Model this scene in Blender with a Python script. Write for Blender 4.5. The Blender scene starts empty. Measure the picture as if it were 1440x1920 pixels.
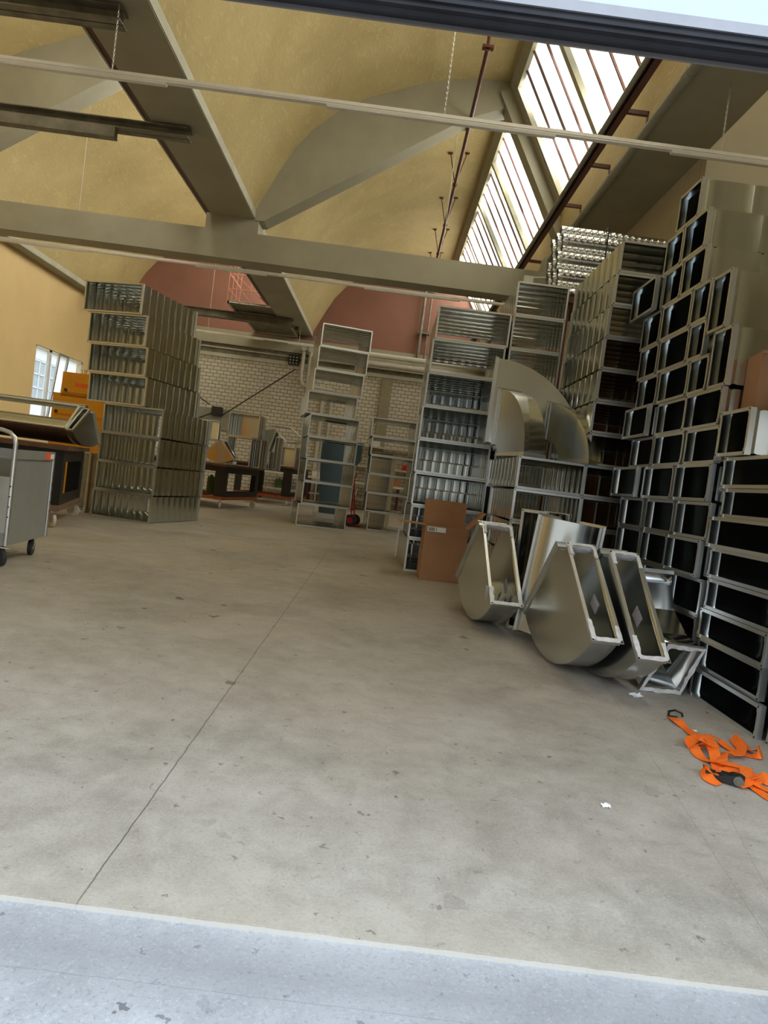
import bpy, math, random
from mathutils import Vector, Matrix
random.seed(7)
S = bpy.context.scene
COL = S.collection
R = math.radians

# ------------------------------------------------------------------ helpers
class MB:
    def __init__(s): s.v = []; s.f = []; s.mi = []; s.cur = 0
    def add(s, vs, fs, M=None):
        b = len(s.v)
        s.v += [tuple(M @ Vector(p)) if M else tuple(p) for p in vs]
        s.f += [tuple(b + i for i in f) for f in fs]; s.mi += [s.cur] * len(fs)
    def box(s, a, b, M=None):
        x0, y0, z0 = [min(a[i], b[i]) for i in range(3)]; x1, y1, z1 = [max(a[i], b[i]) for i in range(3)]
        s.add([(x0,y0,z0),(x1,y0,z0),(x1,y1,z0),(x0,y1,z0),(x0,y0,z1),(x1,y0,z1),(x1,y1,z1),(x0,y1,z1)],
              [(0,3,2,1),(4,5,6,7),(0,1,5,4),(1,2,6,5),(2,3,7,6),(3,0,4,7)], M)
    def cyl(s, p, q, r, n=12, r2=None, cap=True):
        p = Vector(p); q = Vector(q); d = (q - p).normalized()
        u = d.orthogonal().normalized(); w = d.cross(u); r2 = r if r2 is None else r2
        vs = []
        for c, rr in ((p, r), (q, r2)):
            for i in range(n):
                a = 2*math.pi*i/n; vs.append(c + rr*(math.cos(a)*u + math.sin(a)*w))
        fs = [(i, (i+1)%n, n+(i+1)%n, n+i) for i in range(n)]
        if cap: fs += [tuple(range(n-1,-1,-1)), tuple(range(n, 2*n))]
        s.add(vs, fs)
    def tube(s, pts, r, n=8, closed=False):
        pts = [Vector(p) for p in pts]; m = len(pts); vs = []; up = None
        for i, p in enumerate(pts):
            if closed: d = (pts[(i+1)%m] - pts[i-1]).normalized()
            else: d = (pts[min(i+1,m-1)] - pts[max(i-1,0)]).normalized()
            if up is None: up = d.orthogonal().normalized()
            u = (up - d*up.dot(d)).normalized(); up = u; w = d.cross(u)
            for k in range(n):
                a = 2*math.pi*k/n; vs.append(p + r*(math.cos(a)*u + math.sin(a)*w))
        fs = []
        for i in range(m if closed else m-1):
            j = (i+1) % m
            for k in range(n): fs.append((i*n+k, i*n+(k+1)%n, j*n+(k+1)%n, j*n+k))
        if not closed: fs += [tuple(range(n-1,-1,-1)), tuple((m-1)*n+k for k in range(n))]
        s.add(vs, fs)
    def prism(s, poly, f0, f1, M=None):
        """poly: list of 2D; f0/f1: map a 2D point to 3D on each end"""
        n = len(poly); vs = [f0(*p) for p in poly] + [f1(*p) for p in poly]
        fs = [tuple(range(n-1,-1,-1)), tuple(range(n, 2*n))] + [(i,(i+1)%n,n+(i+1)%n,n+i) for i in range(n)]
        s.add(vs, fs, M)
    def frame(s, x0, x1, z0, z1, t, y0, y1):
        s.box((x0,y0,z0),(x1,y1,z0+t)); s.box((x0,y0,z1-t),(x1,y1,z1))
        s.box((x0,y0,z0+t),(x0+t,y1,z1-t)); s.box((x1-t,y0,z0+t),(x1,y1,z1-t))
    def sphere(s, c, r, n=10, m=6, sq=(1,1,1)):
        vs = []
        for j in range(m+1):
            th = math.pi*j/m
            for i in range(n):
                a = 2*math.pi*i/n
                vs.append((c[0]+sq[0]*r*math.sin(th)*math.cos(a), c[1]+sq[1]*r*math.sin(th)*math.sin(a), c[2]+sq[2]*r*math.cos(th)))
        s.add(vs, [(j*n+i,(j+1)*n+i,(j+1)*n+(i+1)%n,j*n+(i+1)%n) for j in range(m) for i in range(n)])
    def mesh(s, name, mats, smooth=None):
        me = bpy.data.meshes.new(name); me.from_pydata(s.v, [], s.f)
        for m in (mats if isinstance(mats, (list,tuple)) else [mats]): me.materials.append(m)
        me.polygons.foreach_set('material_index', s.mi)
        me.validate(); me.update()
        if smooth is not None:
            me.polygons.foreach_set('use_smooth', [True]*len(me.polygons)); me.set_sharp_from_angle(angle=R(smooth))
        return me
    def build(s, name, mats, parent=None, smooth=None, kind=None):
        o = bpy.data.objects.new(name, s.mesh(name, mats, smooth)); COL.objects.link(o)
        if parent: o.parent = parent
        if kind: o['kind'] = kind
        return o

def link_mesh(name, me, parent=None):
    o = bpy.data.objects.new(name, me); COL.objects.link(o); o.parent = parent; return o
def tag(o, label, cat, group=None):
    o['label'] = label; o['category'] = cat
    if group: o['group'] = group
    return o
def thing(name, label, cat, loc=(0,0,0), rz=0, group=None, M=None):
    o = bpy.data.objects.new(name, None); COL.objects.link(o); o.empty_display_size = .1
    if M is not None: o.matrix_world = M
    else: o.location = loc; o.rotation_euler = (0, 0, rz)
    return tag(o, label, cat, group)
def recalc(me):
    import bmesh
    b = bmesh.new(); b.from_mesh(me); bmesh.ops.recalc_face_normals(b, faces=b.faces); b.to_mesh(me); b.free()

# ---------------------------------------------------------------- materials
def newmat(name):
    m = bpy.data.materials.new(name); m.use_nodes = True; nt = m.node_tree
    return m, nt, nt.nodes['Principled BSDF']
def noise(nt, scale, detail=4, rough=.55, vec=None, dist=0):
    n = nt.nodes.new('ShaderNodeTexNoise'); n.inputs['Scale'].default_value = scale
    n.inputs['Detail'].default_value = detail; n.inputs['Roughness'].default_value = rough; n.inputs['Distortion'].default_value = dist
    if vec: nt.links.new(vec, n.inputs['Vector'])
    return n.outputs['Fac']
def coord(nt, scale=(1,1,1), kind='Object', rot=(0,0,0)):
    t = nt.nodes.new('ShaderNodeTexCoord'); m = nt.nodes.new('ShaderNodeMapping')
    m.inputs['Scale'].default_value = scale; m.inputs['Rotation'].default_value = rot
    nt.links.new(t.outputs[kind], m.inputs['Vector']); return m.outputs['Vector']
def ramp(nt, fac, stops):
    r = nt.nodes.new('ShaderNodeValToRGB'); e = r.color_ramp.elements
    e[0].position = stops[0][0]; e[0].color = (*stops[0][1], 1); e[1].position = stops[-1][0]; e[1].color = (*stops[-1][1], 1)
    for p, c in stops[1:-1]:
        k = e.new(p); k.color = (*c, 1)
    nt.links.new(fac, r.inputs['Fac']); return r.outputs['Color']
def mixc(nt, fac, a, b, mode='MIX'):
    m = nt.nodes.new('ShaderNodeMix'); m.data_type = 'RGBA'; m.blend_type = mode
    for i, x in ((0, fac), (6, a), (7, b)):
        if hasattr(x, 'is_output'): nt.links.new(x, m.inputs[i])
        else: m.inputs[i].default_value = x if i == 0 else (*x, 1)
    return m.outputs[2]
def math_(nt, op, a, b=0.0, c=None):
    m = nt.nodes.new('ShaderNodeMath'); m.operation = op
    for i, x in enumerate((a, b) if c is None else (a, b, c)):
        if hasattr(x, 'is_output'): nt.links.new(x, m.inputs[i])
        else: m.inputs[i].default_value = x
    return m.outputs[0]
def bump(nt, bs, h, dist, strength=1):
    b = nt.nodes.new('ShaderNodeBump'); b.inputs['Distance'].default_value = dist; b.inputs['Strength'].default_value = strength
    nt.links.new(h, b.inputs['Height']); nt.links.new(b.outputs[0], bs.inputs['Normal'])
def plain(name, col, rough=.6, metal=0, var=.12, scale=6, bmp=0):
    m, nt, b = newmat(name); v = coord(nt)
    f = noise(nt, scale, 5, .6, v)
    a = tuple(c*(1-var) for c in col); d = tuple(min(1, c*(1+var)) for c in col)
    nt.links.new(ramp(nt, f, [(.3, a), (.7, d)]), b.inputs['Base Color'])
    b.inputs['Roughness'].default_value = rough; b.inputs['Metallic'].default_value = metal
    if bmp: bump(nt, b, noise(nt, scale*6, 4, .6, v), bmp)
    return m
def galv(name, col=(.60,.63,.62), rough=.17, wob=.0010, spangle=.02, band=0):
    m, nt, b = newmat(name); v = coord(nt)
    oi = nt.nodes.new('ShaderNodeObjectInfo')
    vo = nt.nodes.new('ShaderNodeTexVoronoi'); vo.inputs['Scale'].default_value = 45; nt.links.new(v, vo.inputs['Vector'])
    sep = nt.nodes.new('ShaderNodeSeparateColor'); nt.links.new(vo.outputs['Color'], sep.inputs[0])
    big = noise(nt, 2.2, 3, .5, v)
    val = math_(nt, 'MULTIPLY_ADD', sep.outputs[0], spangle, 1-spangle/2)
    val = math_(nt, 'MULTIPLY', val, math_(nt, 'MULTIPLY_ADD', big, .12, .94))
    val = math_(nt, 'MULTIPLY', val, math_(nt, 'MULTIPLY_ADD', oi.outputs['Random'], .16, .92))
    hsv = nt.nodes.new('ShaderNodeHueSaturation'); hsv.inputs['Color'].default_value = (*col, 1); nt.links.new(val, hsv.inputs['Value'])
    nt.links.new(hsv.outputs[0], b.inputs['Base Color'])
    b.inputs['Metallic'].default_value = 1
    nt.links.new(math_(nt, 'MULTIPLY_ADD', noise(nt, 4, 1, .5, v), .05, rough-.02), b.inputs['Roughness'])
    hgt = math_(nt, 'MULTIPLY', noise(nt, 2.6, 1, .4, v), wob)
    if band:
        sp = nt.nodes.new('ShaderNodeSeparateXYZ'); nt.links.new(v, sp.inputs[0])
        x = math_(nt, 'ADD', math_(nt, 'MULTIPLY', sp.outputs[0], band), .13)
        tri = math_(nt, 'ABSOLUTE', math_(nt, 'SUBTRACT', math_(nt, 'FRACT', x), .5))
        hgt = math_(nt, 'ADD', hgt, math_(nt, 'MULTIPLY', tri, .016))
    bump(nt, b, hgt, 1, 1)
    return m
M = {}
M['galv'] = galv('galvanised_sheet')
M['galv_smooth'] = galv('smooth_galvanised_sheet', (.64,.66,.65), .20, .0012, .02)
M['galv_band'] = galv('banded_galvanised_sheet', (.64,.66,.65), .20, .001, .02, 2.3)
M['flange'] = galv('flange_zinc', (.68,.69,.67), .38, .0003, .03)
M['bright'] = galv('bright_zinc', (.84,.85,.83), .22, .001, .02)
M['hole'] = plain('bolt_hole', (.012,.012,.012), .7)
M['seal'] = plain('white_sealant', (.74,.73,.70), .6, 0, .2, 25, .004)
M['label'] = None
M['concrete'] = plain('painted_concrete', (.335,.315,.235), .75, 0, .10, 1.2, .002)
M['concrete_light'] = plain('pale_painted_concrete', (.46,.45,.37), .7, 0, .12, 2.5, .002)
M['steel_old'] = plain('weathered_steel', (.17,.155,.115), .6, 0, .35, 4, .002)
M['redsteel'] = plain('oxide_red_steel', (.085,.022,.016), .5, 0, .2, 8)
M['greypipe'] = plain('grey_painted_pipe', (.25,.25,.21), .5)
M['palepipe'] = plain('pale_insulated_pipe', (.50,.48,.41), .6)
M['light_rail'] = plain('cream_white_lacquer', (.84,.81,.74), .45, 0, .04)
M['black'] = plain('black_plate', (.010,.009,.008), .45)
M['brown_top'] = plain('brown_plywood', (.12,.055,.03), .45, 0, .25, 10)
M['orange_base'] = plain('rust_orange_steel', (.30,.075,.025), .5, 0, .25, 9)
M['brown_base'] = plain('brown_steel', (.20,.12,.08), .5, 0, .2, 9)
M['tire'] = plain('dark_rubber', (.03,.03,.03), .65)
M['cream_wheel'] = plain('cream_nylon', (.62,.58,.50), .45)
M['grey_lacquer'] = plain('grey_lacquer_panel', (.25,.255,.235), .38, .0, .05)
M['yellow'] = plain('ochre_yellow_lacquer', (.80,.34,.01), .4, 0, .05)
M['red'] = plain('signal_red', (.55,.02,.02), .4)
M['sticker_red'] = plain('orange_red_sticker', (.85,.12,.05), .5)
M['green'] = plain('grass_green_fabric', (.06,.22,.02), .7)
M['olive'] = plain('olive_green_box', (.10,.17,.05), .6)
M['paper'] = plain('white_paper', (.85,.85,.83), .7, 0, .04)
M['ink'] = plain('black_ink', (.03,.03,.03), .6)
M['white'] = plain('white_lacquer', (.80,.80,.78), .4, 0, .03)
M['rubber'] = plain('black_rubber_seal', (.013,.013,.016), .75, 0, .35, 12)
M['aluminium'] = plain('anodised_aluminium', (.62,.63,.62), .35, 1, .08)
M['offwhite'] = plain('offwhite_plastic', (.7,.68,.62), .5)
M['blue'] = plain('blue_plastic', (.03,.09,.35), .5)

def m_cardboard():
    m, nt, b = newmat('brown_cardboard'); v = coord(nt, (1,1,1))
    w = nt.nodes.new('ShaderNodeTexWave'); w.inputs['Scale'].default_value = 45; w.inputs['Distortion'].default_value = .6; nt.links.new(v, w.inputs['Vector'])
    f = noise(nt, 3, 5, .6, v)
    nt.links.new(mixc(nt, math_(nt,'MULTIPLY',w.outputs['Fac'],.12), ramp(nt, f, [(.3,(.36,.185,.09)),(.7,(.45,.24,.12))]), (.28,.14,.06)), b.inputs['Base Color'])
    b.inputs['Roughness'].default_value = .75
    return m
M['card'] = m_cardboard()
def m_sticker():
    m, nt, b = newmat('printed_paper_sticker'); v = coord(nt)
    f = noise(nt, 60, 3, .6, v)
    nt.links.new(ramp(nt, f, [(.46,(.72,.68,.66)),(.5,(.45,.22,.22)),(.54,(.72,.68,.66))]), b.inputs['Base Color']); b.inputs['Roughness'].default_value = .6
    return m
M['sticker'] = m_sticker()
def m_shell():
    m, nt, b = newmat('yellow_plaster_shell'); v = coord(nt, (1,1,1))
    f = noise(nt, .9, 5, .6, v); g = noise(nt, 9, 6, .7, coord(nt, (1,.5,1)), 1.2)
    c = ramp(nt, f, [(.3,(.45,.355,.165)),(.7,(.56,.45,.22))])
    c = mixc(nt, ramp_fac(nt, g, .55, .75), c, (.64,.54,.29))
    nt.links.new(c, b.inputs['Base Color']); b.inputs['Roughness'].default_value = .8
    bump(nt, b, g, .012); return m
def ramp_fac(nt, f, a, b):
    r = nt.nodes.new('ShaderNodeMapRange'); r.inputs[1].default_value = a; r.inputs[2].default_value = b; nt.links.new(f, r.inputs[0]); return r.outputs[0]
M['shell'] = m_shell()
M['yellow_wall'] = plain('warm_yellow_wall_paint', (.74,.55,.27), .7, 0, .05, .8, .001)
M['pink'] = plain('brick_pink_plaster', (.27,.125,.09), .8, 0, .12, .7)
M['tanwall'] = plain('tan_wall_paint', (.47,.42,.30), .8, 0, .07, 1)
def m_brick():
    m, nt, b = newmat('sand_lime_brick'); tc = nt.nodes.new('ShaderNodeTexCoord'); sp = nt.nodes.new('ShaderNodeSeparateXYZ'); nt.links.new(tc.outputs['Object'], sp.inputs[0])
    cb = nt.nodes.new('ShaderNodeCombineXYZ'); nt.links.new(sp.outputs[0], cb.inputs[0]); nt.links.new(sp.outputs[2], cb.inputs[1])
    t = nt.nodes.new('ShaderNodeTexBrick'); nt.links.new(cb.outputs[0], t.inputs['Vector'])
    t.inputs['Scale'].default_value = 1; t.inputs['Brick Width'].default_value = .236; t.inputs['Row Height'].default_value = .121
    t.inputs['Mortar Size'].default_value = .0085; t.inputs['Mortar Smooth'].default_value = .1; t.inputs['Bias'].default_value = 0
    t.inputs['Color1'].default_value = (.60,.56,.47,1); t.inputs['Color2'].default_value = (.53,.49,.40,1); t.inputs['Mortar'].default_value = (.14,.12,.09,1)
    nt.links.new(t.outputs['Color'], b.inputs['Base Color']); b.inputs['Roughness'].default_value = .8
    bump(nt, b, t.outputs['Fac'], -.004); return m
M['brick'] = m_brick()
def m_glass(name='frosted_wired_glass', st=1.0):
    m, nt, b = newmat(name); v = coord(nt, (1,1,1))
    f = noise(nt, .75, 3, .5, v, .8); g = noise(nt, 30, 3, .6, v)
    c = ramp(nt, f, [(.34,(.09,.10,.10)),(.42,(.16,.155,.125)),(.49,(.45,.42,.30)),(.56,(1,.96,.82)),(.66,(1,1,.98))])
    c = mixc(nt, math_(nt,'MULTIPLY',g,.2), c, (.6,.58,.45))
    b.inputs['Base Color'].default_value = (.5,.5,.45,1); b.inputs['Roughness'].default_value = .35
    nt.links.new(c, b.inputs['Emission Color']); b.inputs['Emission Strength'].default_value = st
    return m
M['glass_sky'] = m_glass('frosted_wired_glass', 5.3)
def m_floor(name, cols, outside=False):
    m, nt, b = newmat(name); tc = nt.nodes.new('ShaderNodeTexCoord'); o = tc.outputs['Object']
    sp = nt.nodes.new('ShaderNodeSeparateXYZ'); nt.links.new(o, sp.inputs[0])
    f = noise(nt, .9, 6, .65, o, .4); g = noise(nt, 7, 6, .7, o, .3)
    fg = math_(nt, 'ADD', math_(nt,'MULTIPLY',f,.58), math_(nt,'MULTIPLY',g,.42))
    c = ramp(nt, fg, [(.36, cols[0]), (.50, cols[1]), (.62, cols[2])])
    # fine grit
    gr = noise(nt, 130, 4, .75, o); c = mixc(nt, math_(nt,'MULTIPLY',ramp_fac(nt, gr, .54, .68),.55), c, tuple(x*1.25 for x in cols[2]))
    gr2 = noise(nt, 90, 4, .7, o); c = mixc(nt, math_(nt,'MULTIPLY',ramp_fac(nt, gr2, .53, .68),.34), c, tuple(x*.45 for x in cols[0]))
    wm = noise(nt, .45, 3, .6, o, .5); c = mixc(nt, math_(nt,'MULTIPLY',ramp_fac(nt, wm, .48, .68),.28), c, (cols[1][0]*1.08, cols[1][1]*.92, cols[1][2]*.74)) if not outside else c
    # dark oil and chewing-gum spots
    def spots(scale, thr, amount, dist=.12, col=.30):
        nonlocal c
        vv = nt.nodes.new('ShaderNodeVectorMath'); vv.operation = 'ADD'
        nz = nt.nodes.new('ShaderNodeTexNoise'); nz.inputs['Scale'].default_value = scale*5; nz.inputs['Detail'].default_value = 4; nt.links.new(o, nz.inputs['Vector'])
        sc = nt.nodes.new('ShaderNodeVectorMath'); sc.operation = 'SCALE'; sc.inputs['Scale'].default_value = dist/scale; nt.links.new(nz.outputs['Color'], sc.inputs[0])
        nt.links.new(o, vv.inputs[0]); nt.links.new(sc.outputs[0], vv.inputs[1])
        vo = nt.nodes.new('ShaderNodeTexVoronoi'); vo.inputs['Scale'].default_value = scale; vo.voronoi_dimensions = '2D'; nt.links.new(vv.outputs[0], vo.inputs['Vector'])
        se = nt.nodes.new('ShaderNodeSeparateColor'); nt.links.new(vo.outputs['Color'], se.inputs[0])
        rad = math_(nt, 'MULTIPLY', math_(nt,'POWER',se.outputs[0],3), thr)
        k = math_(nt, 'LESS_THAN', vo.outputs['Distance'], rad)
        k = math_(nt, 'MULTIPLY', k, math_(nt, 'MULTIPLY', se.outputs[1], amount))
        c = mixc(nt, k, c, tuple(x*col for x in cols[0]))
    spots(2.3, .10, .9, .35); spots(9, .10, .8, .6); spots(17, .12, .7, .8); spots(1.1, .07, .45, .6, .6)
    # tyre arcs / scuffs
    sc_ = noise(nt, 2.0, 8, .8, coord(nt, (.35,2.5,1)), 2.0)
    c = mixc(nt, math_(nt,'MULTIPLY',ramp_fac(nt, sc_, .58, .72),.30), c, tuple(x*.5 for x in cols[0]))
    def line(expr, w, a):
        nonlocal c
        wob = math_(nt, 'MULTIPLY', noise(nt, 9, 5, .7, o), .012)
        k = math_(nt, 'LESS_THAN', math_(nt, 'ABSOLUTE', math_(nt, 'ADD', expr, wob)), w)
        c = mixc(nt, math_(nt,'MULTIPLY',k,a), c, tuple(x*.32 for x in cols[0]))
    if not outside:
        line(math_(nt, 'ADD', sp.outputs[0], math_(nt, 'MULTIPLY_ADD', sp.outputs[1], .0075, .555)), .0019, .9)
        line(math_(nt, 'ADD', sp.outputs[0], math_(nt, 'MULTIPLY_ADD', sp.outputs[1], -.145, -.90)), .0016, .30)
        line(math_(nt, 'ADD', sp.outputs[0], math_(nt, 'MULTIPLY_ADD', sp.outputs[1], -.27, -.75)), .0016, .25)
        line(math_(nt, 'ADD', sp.outputs[1], -7.6), .006, .5)
        line(math_(nt, 'ADD', sp.outputs[1], -15.6), .01, .5)
        edge = math_(nt, 'LESS_THAN', sp.outputs[1], math_(nt,'MULTIPLY_ADD',noise(nt,30,3,.7,o),.008,1.5465)); c = mixc(nt, math_(nt,'MULTIPLY',edge,.7), c, (.62,.60,.54))
        # worn yellowish lip along the threshold
        lip = math_(nt, 'SUBTRACT', 1, ramp_fac(nt, math_(nt,'ADD',sp.outputs[1],math_(nt,'MULTIPLY',noise(nt,12,4,.7,o),.12)), 1.58, 1.78))
        c = mixc(nt, math_(nt,'MULTIPLY',lip,.30), c, (.46,.41,.29))
    else:
        line(math_(nt, 'ADD', sp.outputs[1], -1.36), .0012, .30)
        band = math_(nt, 'SUBTRACT', 1, math_(nt, 'ABSOLUTE', math_(nt, 'MULTIPLY', math_(nt, 'ADD', sp.outputs[1], -1.42), 6)))
        c = mixc(nt, math_(nt,'MULTIPLY',math_(nt,'MAXIMUM',band,0),math_(nt,'MULTIPLY',g,.9)), c, tuple(x*.6 for x in cols[0]))
    nt.links.new(c, b.inputs['Base Color'])
    nt.links.new(math_(nt, 'MULTIPLY_ADD', g, .3, .42), b.inputs['Roughness'])
    bump(nt, b, math_(nt,'ADD',g,math_(nt,'MULTIPLY',gr,.2)), .003)
    return m
M['floor'] = m_floor('worn_concrete_floor', [(.240,.216,.174),(.348,.318,.262),(.435,.402,.340)])
M['apron'] = m_floor('pale_forecourt_concrete', [(.27,.277,.275),(.385,.392,.39),(.48,.487,.48)], True)
def m_strap():
    m, nt, b = newmat('orange_webbing'); v = coord(nt)
    nt.links.new(ramp(nt, noise(nt, 250, 2, .5, v), [(.35,(.80,.12,.004)),(.65,(1,.20,.01))]), b.inputs['Base Color'])
    b.inputs['Roughness'].default_value = .55; bump(nt, b, noise(nt, 400, 1, .5, v), .0006); return m
M['strap'] = m_strap()
def m_facade():
    m, nt, b = newmat('pale_render'); b.inputs['Base Color'].default_value = (.85,.84,.78,1); b.inputs['Roughness'].default_value = .8  # plain pale render, one even colour
    return m
M['facade'] = m_facade()
def m_window_glass():
    m, nt, b = newmat('clear_window_glass'); b.inputs['Base Color'].default_value = (.95,1,.98,1)
    b.inputs['Roughness'].default_value = .02; b.inputs['Transmission Weight'].default_value = 1; b.inputs['IOR'].default_value = 1.02
    return m
M['wglass'] = m_window_glass()

# ------------------------------------------------------------------ camera
CAM = Vector((0, 0, 1.05)); F = 1300.0
right = Vector((0.99167009, -0.00153698, 0.12879465))
down = Vector((0.12860441, -0.04380402, -0.99072807))
fwd = Vector((0.00716446, 0.99903896, -0.04324147))
cd = bpy.data.cameras.new('camera'); cam = bpy.data.objects.new('camera', cd); COL.objects.link(cam)
cm = Matrix.Identity(4)
for i in range(3):
    cm[i][0] = right[i]; cm[i][1] = -down[i]; cm[i][2] = -fwd[i]; cm[i][3] = CAM[i]
cam.matrix_world = cm
cd.sensor_fit = 'VERTICAL'; cd.sensor_height = 36; cd.sensor_width = 27; cd.lens = F/1920*36; cd.clip_start = .02; cd.clip_end = 200
S.camera = cam

# ================================================================= SETTING
YF, YB = 1.56, 24.0            # gate line, back wall
E0 = 1.05                      # eye height used for roof heights
def shellpts(dx):
    P = [(-3.04,4.74),(-2.90,5.05),(-2.68,5.52),(-2.43,6.0),(-2.1,6.42),(-1.70,6.77),(-1.2,7.07),(-.71,7.27),(-.2,7.48),(.33,7.62),(.9,7.70),(1.43,7.71)]
    return [(x+dx, z+E0) for x, z in P]
def slab(name, box, mat, kind='structure'):
    b = MB(); b.box(box[0], box[1]); return b.build(name, mat, kind=kind)
slab('floor', ((-10.2,YF,-.15),(10.4,YB+.3,0)), M['floor'])
b = MB(); b.box((-14,-9,-.17),(14,YF-.012,-.012)); b.build('floor', M['apron'], kind='structure').name = 'floor_forecourt'
b = MB(); b.box((-10.2,YF-.012,-.05),(10.4,YF,-.001)); b.build('trim_1', M['floor'], kind='structure')
BAY = 6.52
def shell(dx, y0, y1, name='ceiling'):
    b = MB(); P = shellpts(dx); n = len(P)
    Q = [(x-.02, z+.12) for x, z in P]
    poly = P + Q[::-1]
    # fine steps along the length keep the plaster texture even
    b.prism(poly, lambda x, z: (x, y0, z), lambda x, z: (x, y1, z))
    o = b.build(name, M['shell'], kind='structure', smooth=40); recalc(o.data); return o
shell(0, 1.75, YB); shell(-BAY, 1.75, YB); shell(BAY, 1.75, 8.95)
# valley (gutter) beams, upstands
def valley(dx, y0, y1):
    x0, x1 = 2.64+dx, 3.48+dx
    b = MB(); b.box((x0,y0,4.6+E0),(x1,y1,4.76+E0)); b.box((x0,y0,4.76+E0),(x0+.12,y1,4.78+E0)); b.build('trim_2', M['concrete'], kind='structure')
    b = MB(); b.box((x0+.03,y0,4.76+E0),(x0+.15,y1,5.62+E0)); b.build('trim_3', M['shell'], kind='structure')
    b = MB(); b.box((x1,y0,4.61+E0),(x1+.012,y1,4.75+E0)); b.build('trim_4', M['concrete_light'], kind='structure')
valley(0, 1.75, YB); valley(-BAY, 1.75, YB)
b = MB(); b.box((-10.4,1.75,4.6+E0),(-9.56,YB,5.2+E0)); b.build('trim_2', M['concrete'], kind='structure')
b = MB(); b.box((-9.56,1.75,4.61+E0),(-9.548,YB,4.75+E0)); b.build('trim_4', M['concrete_light'], kind='structure')
# ridge edge beams
for dx in (0, -BAY, ):
    b = MB(); b.prism([(1.40,7.60),(1.40,7.85),(1.62,7.85),(1.62,7.48),(1.52,7.44)], lambda x,z: (x+dx,1.75,z+E0), lambda x,z: (x+dx,YB,z+E0)); b.build('trim_5', M['concrete'], kind='structure')
# sloping glazing
gw = 0
for dx in (0, -BAY, BAY):
    top = Vector((1.55+dx, 0, 7.56+E0)); bot = Vector((2.66+dx, 0, 5.60+E0)); dirv = (bot-top).normalized(); nrm = Vector((-dirv.z, 0, dirv.x))
    if nrm.x > 0: nrm = -nrm
    for (y0, y1) in (((1.8, 13.05), (13.75, 23.95)) if dx < 1 else ((1.8, 8.78),)):  # side-bay glazing is unseen, added as a glowing pane to brighten that bay
        gw += 1
        g = MB()
        vs = [top+Vector((0,y0,0)), top+Vector((0,y1,0)), bot+Vector((0,y1,0)), bot+Vector((0,y0,0))]
        vs += [v - nrm*.012 for v in vs]
        g.add(vs, [(0,1,2,3),(7,6,5,4),(0,4,5,1),(1,5,6,2),(2,6,7,3),(3,7,4,0)])
        wo = g.build('window_%d' % gw, M['glass_sky'], kind='structure')
        fr = MB(); thin = MB(); n = int(round((y1-y0)/.56)); 
        for k in range(n+1):
            y = y0 + (y1-y0)*k/n; wide = (k % 4 == 0)
            w, dep = (.065, .09) if wide else (.014, .035)
            tgt = fr if wide else thin
            mt = Matrix(((dirv.x, 0, nrm.x, top.x), (0, 1, 0, y), (dirv.z, 0, nrm.z, top.z), (0,0,0,1)))
            tgt.box((0,-w,.001),((bot-top).length, w, dep), mt)
        fr.build('window_post', M['concrete_light'], wo); thin.build('window_frame', M['redsteel'], wo)
# bottom-hung opened vent sash in the far centre glazing is one of the panes: pale frame
# arch ribs (sickle shape) and the cross beam at y = 13.5
for dx in (0, -BAY):
    P = shellpts(dx)
    chord = [(1.55+dx, 7.3+E0), (.78+dx, 6.98+E0), (.62+dx,6.90+E0), (-2.86+dx, 4.58+E0), (-3.02+dx, 4.56+E0)]
    b = MB(); b.prism([(x, z+.02) for x, z in P] + chord, lambda x,z: (x,13.3,z), lambda x,z: (x,13.75,z)); o = b.build('ceiling_rib', M['concrete'], kind='structure'); o.name = 'trim_6'; recalc(o.data)
    # inclined posts in the glazing plane
    b = MB(); dirv = Vector((1.11,0,-1.96)).normalized(); nr = Vector((-dirv.z,0,dirv.x)); nr = nr if nr.x < 0 else -nr
    mt = Matrix(((dirv.x,0,nr.x,1.50+dx),(0,1,0,13.4),(dirv.z,0,nr.z,7.62+E0),(0,0,0,1)))
    b.box((0,-.35,-.02),(2.35,.35,.10), mt); b.box((0,-.17,.10),(3.3,.17,.30), mt); b.build('trim_7', M['concrete'], kind='structure')
slab('trim_8', ((-9.9,13.3,3.80+E0),(3.6,13.75,4.32+E0)), M['concrete'])
slab('trim_9', ((-9.9,13.31,4.32+E0),(3.6,13.74,4.62+E0)), M['concrete']).hide_render = False
# delete upper strip except at valleys (keeps daylight gap shape honest): replaced by short saddles
bpy.data.objects.remove(bpy.data.objects['trim_9'])
for x0, x1 in ((-9.9,-9.5),(-3.95,-2.95),(2.5,3.6)):
    slab('trim_9', ((x0,13.32,4.30+E0),(x1,13.73,4.61+E0)), M['concrete'])
# walls
slab('wall_right', ((3.482,8.96,0),(3.72,YB,4.75+E0)), M['tanwall'])
b = MB(); b.box((3.60,1.9,0),(3.75,8.79,3.60)); b.build('wall_right', M['tanwall'], kind='structure')
# cross wall of the side bay with an arched top
P = shellpts(BAY)
b = MB(); b.prism([(3.482,0),(3.482,5.80)] + [(x, z+.01) for x, z in P[1:]] + [(9.2,8.2),(9.2,0)], lambda x,z:(x,8.80,z), lambda x,z:(x,8.95,z)); o = b.build('wall_side', M['tanwall'], kind='structure'); recalc(o.data)
slab('wall_side', ((9.2,1.7,0),(9.4,8.95,6.6)), M['tanwall'])
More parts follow.
